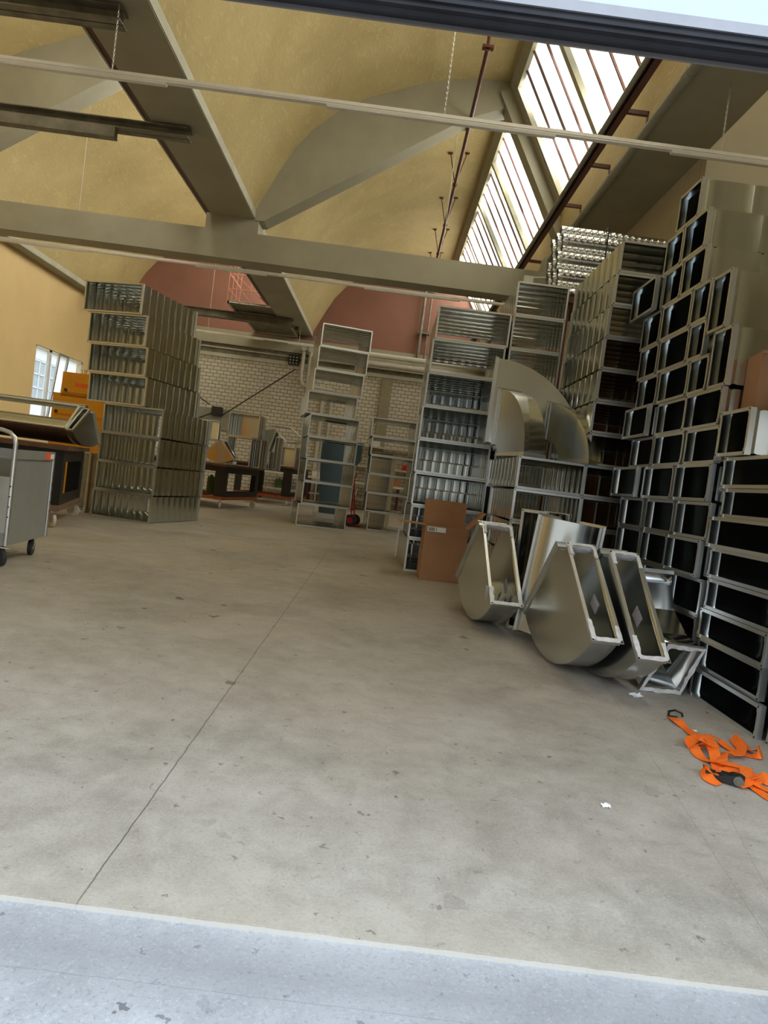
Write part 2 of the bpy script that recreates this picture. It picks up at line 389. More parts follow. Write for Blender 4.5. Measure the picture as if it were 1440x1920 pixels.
# left wall with a window hole
wy0, wy1, wz0, wz1 = 19.2, 22.15, 1.55, 3.56
b = MB(); X0, X1 = -10.1, -9.9
b.box((X0,1.6,0),(X1,wy0,4.62+E0)); b.box((X0,wy1,0),(X1,YB,4.62+E0)); b.box((X0,wy0,0),(X1,wy1,wz0)); b.box((X0,wy0,wz1),(X1,wy1,4.62+E0))
b.build('wall_left', M['yellow_wall'], kind='structure')
b = MB()
fx0, fx1 = -9.99, -9.92
for (y0, y1) in ((wy0, wy0+.88), (wy0+.88, wy1)):
    b.box((fx0,y0,wz0),(fx1,y0+.07,wz1)); b.box((fx0,y1-.07,wz0),(fx1,y1,wz1)); b.box((fx0,y0,wz0),(fx1,y1,wz0+.07)); b.box((fx0,y0,wz1-.07),(fx1,y1,wz1))
wf = b.build('window_9', M['white'], kind='structure')
b = MB(); b.box((-9.965,wy0+.07,wz0+.07),(-9.96,wy1-.07,wz1-.07)); b.build('window_pane', M['wglass'], wf)
# tilted open sash
b = MB(); mt = Matrix.Translation((-9.90, wy0+.92, wz0)) @ Matrix.Rotation(R(5), 4, 'Y')
for a_, b_ in (((0,0,0),(.05,.07,1.98)),((0,.55,0),(.05,.62,1.98)),((0,.07,0),(.05,.55,.07)),((0,.07,1.91),(.05,.55,1.98))): b.box(a_, b_, mt)
b.build('window_sash', M['aluminium'], wf)
# neighbouring building seen through the window
nb = thing('neighbouring_building', 'pale building with barred windows seen through the left window', 'building', (-16, 14, 0))
b = MB(); b.box((-.4,-3,-1),(0,22,9)); b.build('facade', M['facade'], nb)
for y, z in ((10.6,2.6),(16.4,2.6)):
    b = MB(); b.box((.0,y,z),(.02,y+2.6,z+1.9)); w_ = b.build('facade_window', plain('grey_pane_%d'%int(y),(.45,.47,.46),.2), nb)
    b = MB()
    for i in range(6): b.box((.02,y+.5*i,z),(.06,y+.5*i+.05,z+1.9))
    for i in range(4): b.box((.02,y,z+.6*i),(.06,y+2.6,z+.6*i+.05))
    b.build('window_bars', M['white'], w_)
b = MB(); b.box((0,-3,1.3),(.15,22,1.5)); b.box((0,-3,5.0),(.2,22,5.2)); b.build('cornice', plain('grey_cornice',(.55,.54,.50)), nb)
# back wall: brick, ring beam, pink tympanum
slab('wall_back', ((-9.9,YB,0),(3.6,YB+.25,4.58)), M['brick'])
slab('trim_10', ((-9.9,YB-.06,4.58),(3.6,YB+.25,4.70)), M['concrete_light'])
slab('trim_11', ((-9.9,YB-.01,4.70),(3.6,YB+.25,5.02)), M['steel_old'])
slab('trim_12', ((-9.9,YB-.12,5.02),(3.6,YB+.25,5.50)), M['concrete'])
slab('wall_back', ((-9.9,YB,5.50),(3.6,YB+.2,9.2)), M['pink'])
b = MB(); b.box((-9.4,YB-.08,4.86),(3.5,YB-.02,4.90)); b.build('trim_13', M['concrete_light'], kind='structure')
slab('trim_14', ((-.47,YB-.14,0),(-.12,YB,4.56)), plain('ochre_grey_column',(.26,.235,.15)))
# front wall above and beside the gate
for bx in (((-10.1,1.62,0),(-3.6,1.8,6.2)), ((3.3,1.62,0),(9.4,1.8,6.2)), ((-3.6,1.72,2.35),(3.3,1.85,9.2)), ((-10.1,1.62,6.2),(-3.6,1.8,9.2)), ((3.3,1.62,6.2),(9.4,1.8,9.2))):
    b = MB(); b.box(*bx); b.build('wall_front', M['tanwall'], kind='structure')
# half raised gate: sectional panel with aluminium rail and rubber seal (bottom edge 2.05 m)
gate = MB(); gate.box((-3.6,1.600,2.166),(3.3,1.655,3.2)); g = gate.build('door_1', plain('pale_blue_white_gate_panel',(.52,.58,.62),.35,0,.03), kind='structure')
b = MB(); b.box((-3.6,1.597,2.150),(3.3,1.600,2.172)); b.box((-3.6,1.594,2.146),(3.3,1.604,2.151)); b.build('gate_rail', plain('dull_aluminium',(.30,.30,.31),.45,.3), g)
b = MB(); b.box((-3.6,1.600,2.115),(3.3,1.655,2.166)); b.box((-3.6,1.593,2.126),(3.3,1.600,2.134)); b.cyl((-3.6,1.625,2.118),(3.3,1.625,2.118),.012,14); b.build('rubber_seal', M['rubber'], g)
b = MB(); b.box((-3.6,1.650,2.106),(3.3,1.656,2.120)); b.build('seal_lip', plain('grey_brown_lip',(.16,.135,.12)), g)

# ================================================================= DUCTS
FT = .021
GAP = .011
_dc = {}
def duct_meshes(W, H, L, t=FT, pitch=.185, bead=.005, holes=True):
    key = (round(W,3), round(H,3), round(L,3), t, pitch)
    if key in _dc: return _dc[key]
    n = max(1, int(round((L-.12)/pitch))); p = (L-.12)/n
    st = [(.004,0)]
    for k in range(n+1):
        y = .06 + k*p
        if 0 < k < n or True:
            st += [(y-.013,0),(y-.004,-bead),(y+.004,-bead),(y+.013,0)]
        bl = .25 if pitch > .3 else 1
        if k < n: st += [(y+p*.25,.0035*bl),(y+p*.5,.0052*bl),(y+p*.75,.0035*bl)]
    st.append((L-.004,0))
    def ring(y, o, ins):
        a = W/2-GAP+o-ins; lo = GAP-o+ins; hi = H-GAP+o-ins
        return [(-a,y,lo),(a,y,lo),(a,y,hi),(-a,y,hi)]
    b = MB(); vs = []
    for y, o in st: vs += ring(y, o, 0)
    m = len(st); fs = []
    for i in range(m-1):
        for k in range(4): fs.append((i*4+k, i*4+(k+1)%4, (i+1)*4+(k+1)%4, (i+1)*4+k))
    base = len(vs)
    for y, o in st: vs += ring(y, o, .0025)
    for i in range(m-1):
        for k in range(4): fs.append((base+i*4+k, base+(i+1)*4+k, base+(i+1)*4+(k+1)%4, base+i*4+(k+1)%4))
    for i, fl in ((0, 0), (m-1, 1)):
        for k in range(4):
            q = (i*4+k, base+i*4+k, base+i*4+(k+1)%4, i*4+(k+1)%4); fs.append(q if not fl else q[::-1])
    b.add(vs, fs); body = b.mesh('duct_body', M['galv'], 32)
    f = MB(); f.frame(-W/2, W/2, 0, H, t, 0, .004); f.frame(-W/2+.002, W/2-.002, .002, H-.002, GAP-.001, .004, .034)
    c = t*1.9
    for sx in (-1, 1):
        for z0 in (0, H):
            dz = 1 if z0 == 0 else -1
            f.box((sx*W/2, -.003, z0), (sx*(W/2-c), 0, z0+dz*t)); f.box((sx*W/2, -.003, z0+dz*t), (sx*(W/2-t), 0, z0+dz*c))
    f.cur = 1
    for sx in (-1, 1):
        for z0 in (0, H):
            dz = 1 if z0 == 0 else -1
            cx, cz = sx*(W/2-t*.5), z0+dz*t*.5
            f.cyl((cx,-.0045,cz),(cx,-.002,cz),.0055,8)
    fl = f.mesh('flange', [M['flange'], M['hole']])
    _dc[key] = (body, fl); return _dc[key]
def duct(label, W, H, L, loc, rz=0, group=None, t=FT, pitch=.185, M4=None, name='rectangular_duct'):
    body, fl = duct_meshes(W, H, L, t, pitch)
    r = thing(name, label, 'air duct', loc, rz, group, M4)
    link_mesh('duct_body', body, r)
    link_mesh('flange', fl, r)
    o = link_mesh('flange', fl, r); o.matrix_local = Matrix.Translation((0, L, 0)) @ Matrix.Rotation(math.pi, 4, 'Z')
    return r
ORD = ['bottom','second','third','fourth','fifth','sixth','seventh','eighth','ninth','tenth','eleventh','twelfth','thirteenth','fourteenth','fifteenth']

# --- freestanding tower on the left (8)
zs = [0,.405,.83,1.255,1.68,2.11,2.535,2.985,3.43]
Bc = [(-3.31,12),(-3.30,12.5),(-3.29,12),(-3.28,12),(-3.57,14.5),(-3.61,14.5),(-3.66,14.5),(-3.77,14.5)]
for i in range(8):
    x, yaw = Bc[i]; W = .97; H = zs[i+1]-zs[i]-.003
    a = -R(yaw)                             # axis turned clockwise
    ax = Vector((math.cos(a), math.sin(a), 0)); c = Vector((x, 10.1, zs[i])) - ax*W/2
    duct('%s galvanised duct %sin the offset tower at left' % (ORD[i] if i < 7 else 'topmost', 'from the floor ' if i < 7 else ''), W, H, 1.53, c, a, 'ducts in the left tower')
# --- see-through tower in the middle (9)
mx = [-1.57,-1.58,-1.52,-1.52,-1.54,-1.55,-1.64,-1.57,-1.54,-1.52]
for i in range(9):
    x = [-1.575,-1.52,-1.52,-1.54,-1.55,-1.64,-1.57,-1.54,-1.52][i]; a = R(12); W = .975
    ax = Vector((math.cos(a), math.sin(a), 0)); c = Vector((x, 13.40, .4355*i)) + ax*W/2
    duct('%s in the slim see-through duct tower at the centre' % (('%s duct from the floor' % ORD[i]) if i < 8 else 'topmost duct'), W, .432, 1.5, c, a, 'ducts in the centre tower')
# --- second see-through tower behind it (6)
for i in range(6):
    x = [-.22,-.31,-.33,-.32,-.34,-.38][i]; a = R(4); W = .95
    ax = Vector((math.cos(a), math.sin(a), 0)); c = Vector((x, 14.65, .396*i)) + ax*W/2
    duct('%s in the low tower behind the red sack truck' % (('%s duct from the floor' % ORD[i]) if i < 5 else 'topmost duct'), W, .392, 1.4, c, a, 'ducts in the low back tower')
# --- wide tower right of centre (8)
for i in range(8):
    x = [.39,.385,.375,.36,.36,.37,.38,.40][i]; W = .895; a = R([3,1,0,-1,-1,0,0,0][i])
    ax = Vector((math.cos(a), math.sin(a), 0)); c = Vector((x, 8.5, .408*i)) + ax*W/2
    duct('%s of the shiny duct tower behind the brown cardboard box' % (('%s duct' % ORD[i]) if i < 7 else 'topmost duct'), W, .405, 1.5, c, a, 'ducts in the tower behind the cardboard box')
for i in range(13):
    duct('%s of the flat crosswise ducts seen through the shiny tower' % (('%s' % ORD[i]) if i < 12 else 'topmost'), .5, .203, 1.25, (.44+.012*((i*5) % 4), 10.42, .206*i), -math.pi/2, 'flat crosswise ducts behind the shiny tower', .018, .128)
# --- narrower column right beside it (9)
for i in range(9):
    x = 1.315
    duct('%s of the dark column right of the shiny tower' % (('%s duct' % ORD[i]) if i < 8 else 'topmost duct'), .63, .405, 1.5, (x+.315, 8.5, .408*i), 0, 'ducts in the column right of the shiny tower')
# --- low block under the upright elbows (5)
for i in range(5):
    a = R([2,1,-1.5,0,3][i]); duct('%s of the low block carrying the upright elbows' % (('%s duct' % ORD[i]) if i < 4 else 'top duct'), .60, .283, 1.27, (1.445, 6.05, .286*i), a, 'ducts in the low block', pitch=.15)
# --- tall dark corner column (12)
cx = [1.80,1.80,1.80,1.795,1.79,1.79,1.785,1.795,1.80,1.81,1.825,1.835]
for i in range(12):
    duct('%s in the tall dark corner column' % (('%s duct from the floor' % ORD[i]) if i < 11 else 'topmost duct'), .62, .285, 1.5, (cx[i]+.31, 6.25, .288*i), 0, 'ducts in the dark corner column', pitch=.19)
b = MB(); b.box((1.86,7.80,0),(2.46,7.86,2.62)); b.box((1.88,7.86,0),(2.44,7.90,2.5)); o = b.build('cardboard_sheets', M['card']); tag(o, 'brown cardboard sheets standing behind the tall dark corner column', 'cardboard')
# --- wall of ducts on the right: openings face the hall centre
def wall_duct(label, ynear, yfar, z0, z1, x=2.03, L=1.47, yaw=0, group='ducts stacked in the right-hand wall of ducts', t=.021):
    W = yfar-ynear-.004
    r = duct(label, W, z1-z0-.002, L, (x, (ynear+yfar)/2, z0), -math.pi/2+R(yaw), group, t, .36)
    return r
zt = [0,.235,.47,.705,.945,1.185,1.43,1.67,1.92,2.17,2.43,2.705,2.985,3.27,3.56]
T = {0:[(4.30,4.82,0),(4.84,5.36,0),(5.38,5.92,0)], 1:[(4.27,4.79,.01),(4.82,5.34,0),(5.36,5.90,0)], 2:[(4.24,4.76,0),(4.80,5.32,0),(5.36,5.90,0)],
     3:[(4.31,4.83,-.02),(4.84,5.34,0),(5.36,5.90,0)], 4:[(4.28,4.79,0),(4.81,5.33,.0),(5.38,5.91,0)], 5:[(4.31,4.84,-.02),(4.86,5.41,-.02),(5.46,6.03,-.06)],
     6:[(4.31,4.79,0),(4.82,5.35,0),(5.36,5.84,0)], 7:[(4.35,4.88,0),(4.89,5.40,.01),(5.44,5.96,-.05)], 8:[(4.61,4.90,0),(4.91,5.43,0),(5.46,5.88,.0)],
     9:[(4.73,4.98,0),(4.99,5.52,0),(5.54,5.94,0)], 10:[(4.74,5.02,0),(5.03,5.56,0),(5.58,5.98,0)], 11:[(4.90,5.27,0),(5.28,5.62,0),(5.64,6.17,-.06)],
     12:[(4.96,5.35,0),(5.36,5.69,0)], 13:[(5.15,5.54,0)]}
colname = ['nearer','middle','farther']
for k, row in T.items():
    for j, (a_, b_, dx) in enumerate(row):
        if k < 12: pos = '%s of three in %s row' % (colname[j], ORD[k])
        elif k == 12: pos = '%s of two in thirteenth row' % ['nearer','farther'][j]
        else: pos = 'single topmost'
        wall_duct('black-mouthed duct in right-hand wall of ducts, ' + pos, a_, b_, zt[k], zt[k+1], 2.03+dx)
# upright narrow pair at the near edge
wall_duct('upright narrow duct beside the cropped cardboard, lower of two', 4.33, 4.59, 1.92, 2.302)
wall_duct('upright narrow duct at the near edge of the duct wall, upper of two', 4.46, 4.72, 2.308, 2.69)
# flat wide ducts nearest the camera
za = [0,.18,.36,.54,.727,.913,1.10,1.277,1.465]
for k in range(8):
    dy = [0,.02,.0,-.01,.03,.06,-.0,.03][k]; w = [.77,.73,.74,.76,.78,.76,.80,.80][k]
    wall_duct('wide flat duct in the nearest stack at the right edge, %s' % (ORD[k]+' from floor' if k < 7 else 'topmost'), 4.21+dy-w, 4.21+dy, za[k], za[k+1], 2.03+[0,.02,0,.01,.02,0,.03,.02][k], group='wide flat ducts in the nearest stack')
wall_duct('stubby duct jutting out below the cardboard at the right edge', 3.95, 4.305, 1.467, 1.745, 2.02, 1.4, 0)
# second pile behind it, seen only as ends at the right edge
for k in range(8):
    wall_duct('pale duct end peeking in at the right edge, %s' % (ORD[k]+' from floor' if k < 7 else 'topmost'), 2.62, 3.40, za[k], za[k+1], 2.06, group='duct ends peeking in at right edge')

# ---------------------------------------------------------------- elbows
def elbow(label, C, d, n, up, Rr, ri, w, a1, a2, s1=.0, s2=.0, mat='galv_smooth', seal=False, sticker=False, group=None, t=.022, base=None, stk_a=None):
    """cheeks lie in the plane of d and up; n is the width direction; angles from -up towards +d."""
    d = Vector(d).normalized(); n = Vector(n).normalized(); up = Vector(up).normalized(); C = Vector(C)
    root_loc = Vector(base) if base else Vector((C.x, C.y, C.z-Rr))
    r = thing('elbow_duct', label, 'air duct elbow', root_loc, 0, group); O = C - root_loc
    N = 22
    def rad(a): return math.sin(a)*d - math.cos(a)*up
    def tan_(a): return math.cos(a)*d + math.sin(a)*up
    pin = Rr - t; pii = ri + t
    prof = []                                   # (inner point, outer point) along the bend
    A = [-a1 + (a1+a2)*i/N for i in range(N+1)]
    if s1: prof.append((O+rad(-a1)*pii - tan_(-a1)*s1, O+rad(-a1)*pin - tan_(-a1)*s1))
    for a in A: prof.append((O+rad(a)*pii, O+rad(a)*pin))
    if s2: prof.append((O+rad(a2)*pii + tan_(a2)*s2, O+rad(a2)*pin + tan_(a2)*s2))
    b = MB(); w0, w1 = t, w-t; vs = []
    for pi_, po in prof: vs += [pi_+n*w0, po+n*w0, po+n*w1, pi_+n*w1]
    fs = []
    for i in range(len(prof)-1):
        for k in range(4): fs.append((i*4+k, i*4+(k+1)%4, (i+1)*4+(k+1)%4, (i+1)*4+k))
    # subdivide cheeks radially for soft dents
    b.add(vs, fs); o = b.build('duct_body', M[mat], r, smooth=30)
    so = o.modifiers.new('thickness', 'SOLIDIFY'); so.thickness = .003; so.offset = 0
    ends = ((-a1, -s1, -1), (a2, s2, 1))
    for a, s, sg in ends:
        e0 = O + rad(a)*ri + tan_(a)*s; er = rad(a); et = tan_(a)*sg
        mt = Matrix(((n.x, -et.x, er.x, e0.x), (n.y, -et.y, er.y, e0.y), (n.z, -et.z, er.z, e0.z), (0,0,0,1)))
        # local: x across the width, y into the duct, z radial
        H = Rr-ri; f = MB()
        f2 = MB(); f2.frame(0, w, 0, H, t, 0, .005); f2.frame(t*.55, w-t*.55, t*.55, H-t*.55, t*.42, .005, .036)
        f2.cur = 1
        for xx in (t*.5, w-t*.5):
            for zz in (t*.5, H-t*.5): f2.cyl((xx,-.002,zz),(xx,.003,zz),.006,8)
        f.add(f2.v, f2.f, mt); f.mi = f2.mi
        ff = f.build('flange', [M['flange'], M['hole']], r); recalc(ff.data)
        if seal and sg == 1:
            q = MB(); rnd = random.Random(int(C.x*100)); g = t*.5
            def blob(path, wd):
                pts = []
                for i in range(len(path)-1):
                    p0, p1 = Vector(path[i]), Vector(path[i+1]); m_ = max(2, int((p1-p0).length/.02))
                    for k in range(m_): pts.append(p0.lerp(p1, k/m_))
                pts.append(Vector(path[-1]))
                vv = []
                for i, p in enumerate(pts):
                    dd = (pts[min(i+1,len(pts)-1)]-pts[max(i-1,0)]).normalized(); nn = Vector((-dd.z,0,dd.x)); h = wd*(.7+.6*rnd.random())
                    vv += [p+nn*h+Vector((0,-.004,0)), p-nn*h+Vector((0,-.004,0))]
                q.add([mt @ v for v in vv], [(2*i,2*i+1,2*i+3,2*i+2) for i in range(len(pts)-1)])
            blob([(g*1.6,0,H*.80),(g*1.6,0,H-g*2.2),(g*3,0,H-g*1.5),(w-g*3,0,H-g*1.5),(w-g*1.6,0,H-g*2.5),(w-g*1.6,0,H*.84)], .0135)
            q.build('sealant', M['seal'], r)['label'] = 'whitish sealant smeared over the upper or lower flange corners'; q = MB()
            blob([(g*1.6,0,H*.14),(g*1.6,0,g*3),(g*3,0,g*1.6),(w-g*3,0,g*1.6),(w-g*1.5,0,g*3),(w-g*1.5,0,H*.16)], .012)
            qq = q.build('sealant', M['seal'], r); qq['label'] = 'whitish sealant smeared over the flange corners'
            sm = qq.modifiers.new('thickness', 'SOLIDIFY'); sm.thickness = .003
            # smear inside the throat
            q = MB(); base_m = 10; rows = []
            for i in range(7):
                a_ = a2 - .03 - i*.10
                for j in range(6):
                    x_ = w0+.003; 
                    rows.append(O + rad(a_)*(pii+.003+.0) + n*(w0+(w1-w0)*j/5))
            q.add(rows, [(i*6+j,i*6+j+1,(i+1)*6+j+1,(i+1)*6+j) for i in range(6) for j in range(5)])
            q2 = q.build('sealant', M['seal'], r); q2['label'] = 'grey sealant spread over the inner throat'
            sm = q2.modifiers.new('thickness', 'SOLIDIFY'); sm.thickness = .003
    if sticker:
        q = MB(); a0 = a2 - sticker[0]; rr = sticker[1]; sz = .052
        c0 = O + rad(a0)*rr + n*(w1-.0025)
        e1 = rad(a0+.5); e2 = tan_(a0+.5)
        q.add([c0-e1*sz-e2*sz*.75, c0+e1*sz-e2*sz*.75, c0+e1*sz+e2*sz*.75, c0-e1*sz+e2*sz*.75,
               c0-e1*sz-e2*sz*.75-n*.0015, c0+e1*sz-e2*sz*.75-n*.0015, c0+e1*sz+e2*sz*.75-n*.0015, c0-e1*sz+e2*sz*.75-n*.0015],
              [(0,1,2,3),(7,6,5,4),(0,4,5,1),(1,5,6,2),(2,6,7,3),(3,7,4,0)])
        q.build('sticker', M['sticker'], r)['label'] = 'white printed sticker on the inner cheek'
    # rivet dots along the inner cheek edge
    return r
def az(a): return (math.sin(R(a)), math.cos(R(a)), 0)
Z = (0,0,1)
E1 = elbow('floor elbow filled with metal offcuts, leftmost, in front of the cardboard box', (.841,5.733,.906), az(173.8), (.994,.108,0), Z, .906, .108, .252, R(46), R(44), seal=True, sticker=(.42,.60), group='elbows resting on the floor')
E2 = elbow('largest-looking floor elbow, middle of three, with dented side and white sealant', (1.212,4.559,.904), az(173.8), (.994,.108,0), Z, .904, .130, .195, R(41), R(49), seal=True, sticker=(.30,.52), group='elbows resting on the floor')
E3 = elbow('rightmost floor elbow, propped between the dented elbow and the small offset piece', (1.440,4.372,.886), az(174.4), (.995,.098,0), Z, .886, .107, .196, R(44.4), R(45.7), seal=True, sticker=(.34,.50), group='elbows resting on the floor')
# metal offcuts standing in the left floor elbow
for i, (x, y, z, h, lx) in enumerate(((.93,5.36,.17,.20,-8),(.97,5.33,.17,.19,-12),(1.00,5.37,.17,.15,10),(1.075,5.35,.16,.15,3),(1.115,5.33,.17,.12,0),(.955,5.42,.14,.21,-14),(1.04,5.40,.15,.12,12))):
    b = MB(); b.box((-.016,0,0),(.016,.003,h)); b.box((-.016,0,0),(-.013,.02,h)); o = b.build('metal_offcut', M['bright'])
    o.location = (x, y, z); o.rotation_euler = (R(14), R(lx), R(10*i))
    tag(o, 'bright sheet metal strip standing inside the leftmost floor elbow', 'metal offcut', 'offcuts in the left floor elbow')
# small offset piece leaning at the foot of the duct wall
op = thing('offset_duct', 'small offset duct piece with sealed open mouth leaning at the foot of the duct wall', 'air duct', (1.85,4.25,0))
def loft_piece(parent, q0, q1, mid=None):
    q0 = [Vector(p)-Vector(parent.location) for p in q0]; q1 = [Vector(p)-Vector(parent.location) for p in q1]
    rows = [q0]
    if mid:
        for t_, off in mid: rows.append([a.lerp(c, t_)+Vector(off) for a, c in zip(q0, q1)])
    rows.append(q1); b = MB(); b.add([p for r_ in rows for p in r_], [(i*4+k, i*4+(k+1)%4, (i+1)*4+(k+1)%4, (i+1)*4+k) for i in range(len(rows)-1) for k in range(4)])
    o = b.build('duct_body', M['galv_smooth'], parent, smooth=25); m_ = o.modifiers.new('thickness','SOLIDIFY'); m_.thickness = .003; recalc(o.data)
    for q, nx in ((q0, rows[1]), (q1, rows[-2])):
        c = sum(q, Vector())/4; d = (sum(nx, Vector())/4-c).normalized(); f = MB()
        out = [p+(p-c).normalized()*.014 for p in q]; inn = [p-(p-c).normalized()*.014 for p in q]
        vs = [p-d*.004 for p in out]+[p-d*.004 for p in inn]+[p+d*.02 for p in out]+[p+d*.02 for p in inn]
        fs = []
        for k in range(4):
            m_ = (k+1)%4; fs += [(k,m_,4+m_,4+k),(8+k,12+k,12+m_,8+m_),(k,8+k,8+m_,m_),(4+k,4+m_,12+m_,12+k)]
        f.add(vs, fs); ff = f.build('flange', [M['flange'], M['hole']], parent); recalc(ff.data)
    return rows
loft_piece(op, [(1.70,4.13,.014),(1.945,4.15,.014),(2.03,4.10,.30),(1.81,4.09,.30)], [(1.70,4.75,.67),(1.90,4.77,.67),(1.925,4.45,.715),(1.735,4.43,.715)], [(.25,(0,.10,-.06)),(.6,(0,.12,-.08)),(.85,(0,.06,-.03))])
b = MB(); q = [Vector(p)-Vector(op.location) for p in ((1.70,4.125,.014),(1.945,4.145,.014),(2.03,4.095,.30),(1.81,4.085,.30))]; rnd = random.Random(5)
c = sum(q, Vector())/4; vs = []; n_ = 40
for i in range(n_):
    k, t_ = divmod(i*4/n_, 1); p = q[int(k)].lerp(q[(int(k)+1)%4], t_); d_ = (p-c).normalized()
    vs += [p+d_*(.008+.008*rnd.random())+Vector((0,-.006,0)), p-d_*(.010+.014*rnd.random())+Vector((0,-.006,0))]
b.add(vs, [(2*i,2*i+1,(2*i+3)%(2*n_),(2*i+2)%(2*n_)) for i in range(n_)]); b.build('sealant', M['seal'], op)['label'] = 'whitish sealant around the mouth'
# tall upright elbow behind (vertical axis, heel to the camera)
lean = Matrix.Rotation(R(4.5), 3, 'Y') @ Matrix.Rotation(R(0), 3, 'X')
elbow('tall upright elbow standing on end behind the dented floor elbow', (1.425,5.46,.02), tuple(lean @ Vector((math.sin(R(180)), math.cos(R(180)), 0))), tuple(lean @ Vector((0,0,1))), tuple(lean @ Vector((1,0,0))), .345, .10, .93, R(-32), R(128), s1=.0, s2=0, base=(1.4,5.3,0))
# upright elbows on the low block
def up_elbow(label, px, d_az, w, Rr, ri, a_end=90, lean_=0, s1=.0, s2=.0):
    # bottom flange horizontal at the origin side, other flange vertical
    d = Vector(az(d_az)); n = Vector((-d.y, d.x, 0)); n = -n if n.y < 0 else n
    return d, n
top5 = 1.432
# rear: large, cheek towards the camera
def standing(label, C, d, n, Rr, ri, w, ang0, ang1):
    # here angles are measured from -up; +90deg = along d, 180deg = straight up
    return elbow(label, C, d, n, Z, Rr, ri, w, -R(ang0), R(ang1), base=(C[0]+.3, C[1], top5), mat='galv_band')
standing('large blue-reflecting elbow standing upright at the back of the low block', (.965,7.02,top5+.02), (.992,-.12,0), (.12,.992,0), 1.00, .12, .32, 122, 180)
standing('shiny elbow with curved back towards the camera on the low block', (.985,6.72,top5+.0), (.30,-.954,0), (.954,.30,0), .66, .10, .25, 90, 180)
standing('upright elbow with rounded inner throat at the right of the low block', (1.44,6.62,top5+.0), (.60,-.80,0), (.80,.60,0), .58, .20, .22, 91, 179)
# leaning flat duct behind the left floor elbow
duct('narrow duct standing on edge behind the leftmost floor elbow', .24, .98, .45, (1.245,5.56,0), R(-38), None, .024, .2)

# ================================================================= CARDBOARD BOX
cb = thing('cardboard_box', 'open brown cardboard box with a barcode label in front of the shiny duct tower', 'cardboard box', (.80,7.92,0), R(2))
b = MB(); W_, D_, H_ = .50, .36, .62; tk = .006
for a_, c_ in (((-W_/2,0,0),(W_/2,tk,H_)),((-W_/2,D_-tk,0),(W_/2,D_,H_)),((-W_/2,tk,0),(-W_/2+tk,D_-tk,H_)),((W_/2-tk,tk,0),(W_/2,D_-tk,H_)),((-W_/2,0,0),(W_/2,D_,tk))): b.box(a_, c_)
b.build('box_body', M['card'], cb)
b = MB(); b.box((-W_/2,-.004,0),(W_/2,.002,.155), Matrix.Translation((0,0,H_-.15))); 
fl_ = MB(); fl_.box((-W_/2+.0,0,0),(W_/2,tk,.30), Matrix.Translation((0,D_,H_)) @ Matrix.Rotation(R(-6),4,'X')); fl_.build('flap', M['card'], cb)
fl_ = MB(); fl_.box((-.30,.0,0),(0,D_,tk), Matrix.Translation((-W_/2,0,H_)) @ Matrix.Rotation(R(2),4,'Y')); fl_.build('flap', M['card'], cb)
fl_ = MB(); fl_.box((-W_/2,-tk,-.15),(W_/2,0,0), Matrix.Translation((0,-.002,H_+.01)) @ Matrix.Rotation(R(4),4,'X')); fl_.build('flap', M['card'], cb)
fl_ = MB(); fl_.box((0,0,0),(.28,D_,tk), Matrix.Translation((W_/2,0,H_)) @ Matrix.Rotation(R(-50),4,'Y')); fl_.build('flap', M['card'], cb)
b = MB(); mt = Matrix.Translation((-.225,-.0125,H_-.062)) @ Matrix.Rotation(R(2),4,'X'); b.box((0,0,0),(.21,.0015,.055), mt); lb = b.build('shipping_label', M['paper'], cb); lb['label'] = 'white shipping label with barcode'
b = MB()
xx = .012
for k in range(16):
    wd = (.002,.0035,.005)[k % 3]; 
    if xx+wd < .085: b.box((xx,-.001,.008),(xx+wd,0,.047), mt)
    xx += wd+.0025
b.box((.10,-.001,.012),(.106,0,.047), mt); b.build('barcode', M['ink'], lb)

# cardboard and green bag on the near stack
cb2 = thing('cardboard_box', 'cropped cardboard box on top of the jutting stubby duct at the right edge', 'cardboard box', (2.13,4.14,1.747), R(-6))
b = MB(); b.box((0,0,0),(.42,.20,.355)); b.build('box_body', M['card'], cb2)
b = MB(); b.box((-.004,-.03,.34),(.10,.0,.36), None); b.box((.01,-.006,.28),(.09,0,.36)); b.build('flap', M['card'], cb2)
b = MB(); b.box((0,0,0),(.25,.05,.135)); b.box((.02,-.006,.0),(.25,0,.12)); o = b.build('fabric_pouch', M['green']); o.location = (2.215,4.055,1.747)
tag(o, 'small bright green pouch in front of the cardboard at the right edge', 'pouch')

# ================================================================= ROUND PIPE BUNDLE on a rack
rk = thing('storage_rack', 'brown steel rack carrying the bundle of round pipes under the roof', 'rack', (2.6,9.4,0))
b = MB(); 
for x in (-.55,.85):
    for y in (-.35,.35): b.box((x-.04,y-.04,0),(x+.04,y+.04,3.62))
b.build('post', M['redsteel'], rk)
b = MB(); b.box((-.62,-.45,3.62),(.88,.45,3.70)); b.build('shelf', M['redsteel'], rk)
def pipe_mesh():
    b = MB(); n = 16; L = 1.5; vs = []; st = []
    y = 0
    while y < L:
        st += [(y, .053), (y+.055, .053), (y+.06, .0565), (y+.066, .0565), (y+.071, .053)]; y += .078
    for x, r in st:
        for i in range(n):
            a = 2*math.pi*i/n; vs.append((x, r*math.cos(a), r*math.sin(a)))
    m = len(st)
    b.add(vs, [(i*n+k, i*n+(k+1)%n, (i+1)*n+(k+1)%n, (i+1)*n+k) for i in range(m-1) for k in range(n)])
    vs = []
    for x in (0, st[-1][0]):
        for i in range(n):
            a = 2*math.pi*i/n; vs.append((x, .049*math.cos(a), .049*math.sin(a)))
    b.add(vs, [(k, n+k, n+(k+1)%n, (k+1)%n) for k in range(n)])
    me = b.mesh('round_pipe', M['bright'], 35); recalc(me); return me
pm = pipe_mesh(); lay = ['bottom','second','third','fourth','fifth','sixth','seventh','top']
